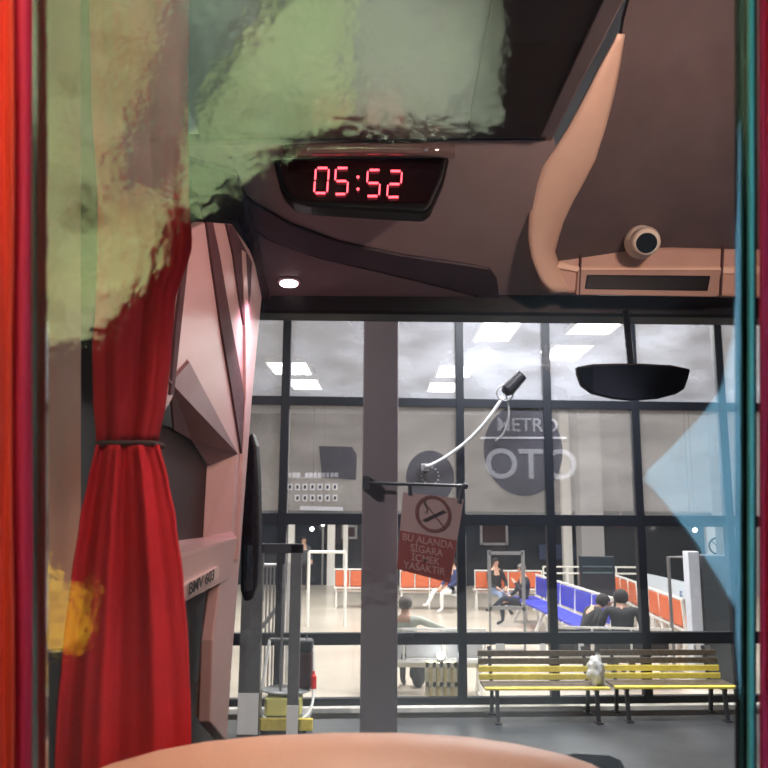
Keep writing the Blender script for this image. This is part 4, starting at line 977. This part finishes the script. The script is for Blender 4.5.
# ------------------------------------------------------------------ divider (glass in a frame)
dv = thing('window_2', (0, GY, 1.3)); struct(dv)
fwd = CM @ Vector((0, 0, -1)); U0, U1 = -260, 1330
def gbar(name, a, b, d, th, m, bevel=0):
    return MB().prism([PG(a, U0, d), PG(b, U0, d), PG(b, U1, d), PG(a, U1, d)], fwd * th).build(name, m, dv, bevel=bevel)
gbar('frame_left', 27, 46, .001, .004, film('frame_film', .35, (.10, .10, .07), .85, trans_lit=False, rough=.08))
gbar('bright_edge', 30.5, 32.5, -.004, .004, M_alu)
gbar('frame_right', 736, 749, .001, .004, M_framer, .003)
gbar('edge_strip', 748, 757, -.004, .008, M_framer)
gbar('edge_line', 750, 754, -.008, .004, M_cyan)
MB().add([PG(27, U0), PG(749, U0), PG(749, U1), PG(27, U1)], [(0, 1, 2, 3)]).build('pane', film('divider_glass', .22, (.5, .5, .5), .0, tint=(.97, .97, .97), rough=.03, smear=.35), dv)

# curtains on the passenger side of the divider
def vtube_curtain(name, px0, px1, Y, m, label, folds, seed):
    rows = []
    for j in range(41):
        y = -60 + 900 * j / 40; r = []
        for i in range(41):
            u = i / 40; wob = 3.0 * math.sin(y * .011 + seed) * u
            r.append(PG(px0 + (px1 - px0) * u + wob * .4, y, Y - GY + .004 * math.sin(folds * 2 * math.pi * u + .5 * math.sin(y * .012 + seed))))
        rows.append(r)
    o = MB().grid(rows).build(name, m, smooth=True, solid=.003); return tag(o, label, 'curtain')
vtube_curtain('window_curtain', -30, 14, .578, M_curt2, 'bright orange-red curtain fold at the far left edge', 1.5, 0)
vtube_curtain('window_curtain', 10, 28, .588, M_curt3, 'crimson curtain fold beside the left edge of the glass', 1.0, 2)
vtube_curtain('window_curtain', 759, 800, .59, M_curt3, 'dark red curtain sliver at the far right edge', 1.5, 1)

# ------------------------------------------------------------------ stand-in things added behind the camera, shaped for their reflections
from mathutils import noise
def mottled(name, stops, scale, detail=5, bump=.8, bs=40, rough=.9, stretch=(1, 1, 1)):
    m = mat(name, (.5, .5, .5), rough, bump=bump, bscale=bs); nt = m.node_tree
    r = [n for n in nt.nodes if n.type == 'VALTORGB'][0]; n0 = [n for n in nt.nodes if n.type == 'TEX_NOISE'][0]
    n0.inputs['Scale'].default_value = scale; n0.inputs['Detail'].default_value = detail
    r.color_ramp.elements[0].position = stops[0][0]; r.color_ramp.elements[0].color = (*stops[0][1], 1)
    r.color_ramp.elements[1].position = stops[-1][0]; r.color_ramp.elements[1].color = (*stops[-1][1], 1)
    for q in stops[1:-1]:
        e = r.color_ramp.elements.new(q[0]); e.color = (*q[1], 1)
    return m
M_stand_in_green = mottled('stand_in_green_fleece', [(.28, (.10, .17, .10)), (.45, (.32, .43, .23)), (.72, (.70, .84, .50))], 9, bump=1.0, bs=60)
M_stand_in_yellow = mottled('stand_in_yellow_fleece', [(.3, (.20, .26, .13)), (.5, (.60, .70, .38)), (.75, (.92, .97, .68))], 11, bump=1.0, bs=55)
VD = 1.55
def cloth(name, outline, m, label, cat, vd=VD, n=46, amp=.03, seed=0, freq=7):
    """added stand-in cloth with real thickness, outline traced as it shows mirrored in the glass"""
    ys_ = [p[1] for p in outline]; y0, y1 = min(ys_) + .01, max(ys_) - .01; K = len(outline); rows = []
    for j in range(n + 1):
        y = y0 + (y1 - y0) * j / n; hit = []
        for i in range(K):
            (xa, ya), (xb, yb2) = outline[i], outline[(i + 1) % K]
            if (ya > y) != (yb2 > y): hit.append(xa + (xb - xa) * (y - ya) / (yb2 - ya))
        a, b = min(hit), max(hit); rr = []
        for i in range(n + 1):
            p = PR(a + (b - a) * i / n, y, vd); q = noise.noise(p * freq + Vector((seed, 0, 0))) + .5 * noise.noise(p * freq * 3)
            rr.append(p + Vector((0, amp * q, 0)))
        rows.append(rr)
    mb = MB().grid(rows)
    o = mb.build(name, m, smooth=True, solid=.02, off=0)
    return tag(o, label, cat)
gr = [(215, 75), (262, 10), (300, -60), (352, -60), (350, 124), (330, 126), (270, 155), (215, 198), (190, 216), (178, 180), (188, 120)]
gr2 = [(335, -60), (512, -60), (504, 60), (500, 128), (440, 130), (380, 124), (335, 122)]
cloth('stand_in_sweater', gr2, mottled('stand_in_dim_fleece', [(.25, (.06, .07, .06)), (.5, (.12, .14, .11)), (.8, (.20, .24, .17))], 5, bump=.8, bs=50), 'darker grey-green stand-in sweater, added for the dimmer right part of the reflection', 'sweater', vd=VD + .03, seed=12, n=50)  # darker cloth colour stands for the dimmer right half of the reflection
cloth('stand_in_blanket', gr, M_stand_in_green, 'pale green stand-in blanket, added and shaped for its reflection in the glass', 'blanket', seed=2, n=60)
yl = [(30, -60), (175, -60), (150, 60), (120, 150), (110, 190), (170, 200), (160, 250), (130, 300), (95, 335), (50, 345), (30, 350)]
cloth('stand_in_jacket', yl, M_stand_in_yellow, 'yellow-green stand-in jacket, added and shaped for its reflection in the glass', 'jacket', vd=1.12, seed=5, n=60)
dk_ = [(110, -60), (310, -60), (262, 8), (215, 72), (190, 118), (180, 180), (150, 215), (110, 200), (100, 120), (110, 30)]
cloth('stand_in_scarf', dk_, mottled('stand_in_dark_knit', [(.35, (.02, .035, .03)), (.6, (.05, .075, .06)), (.85, (.20, .25, .19))], 14, bump=1.0, bs=60), 'dark grey-green stand-in scarf, added for the dark notch in the reflection', 'scarf', vd=VD - .06, seed=8, n=50)
bl = [(642, 478), (668, 452), (700, 418), (722, 388), (735, 330), (740, 120), (790, 60), (860, 60), (860, 700), (740, 700), (735, 610), (712, 570), (690, 535), (662, 500)]
cloth('stand_in_shirt', bl, mat('stand_in_blue_cloth', (.30, .62, .82), .8, var=.06, scale=5), 'sky blue stand-in shirt sleeve, added and shaped for its reflection in the glass', 'shirt', seed=4, n=70, amp=.008, freq=4)
yw = [(30, 560), (50, 575), (72, 590), (88, 592), (86, 648), (30, 650)]
cloth('stand_in_wrap', yw, mat('stand_in_gold_foil', (.95, .62, .05), .35, metal=.3, bump=1, bscale=60), 'crumpled gold stand-in wrap, added for the yellow glint in the glass', 'wrapping', vd=1.1, seed=9, n=30, amp=.02, freq=14)
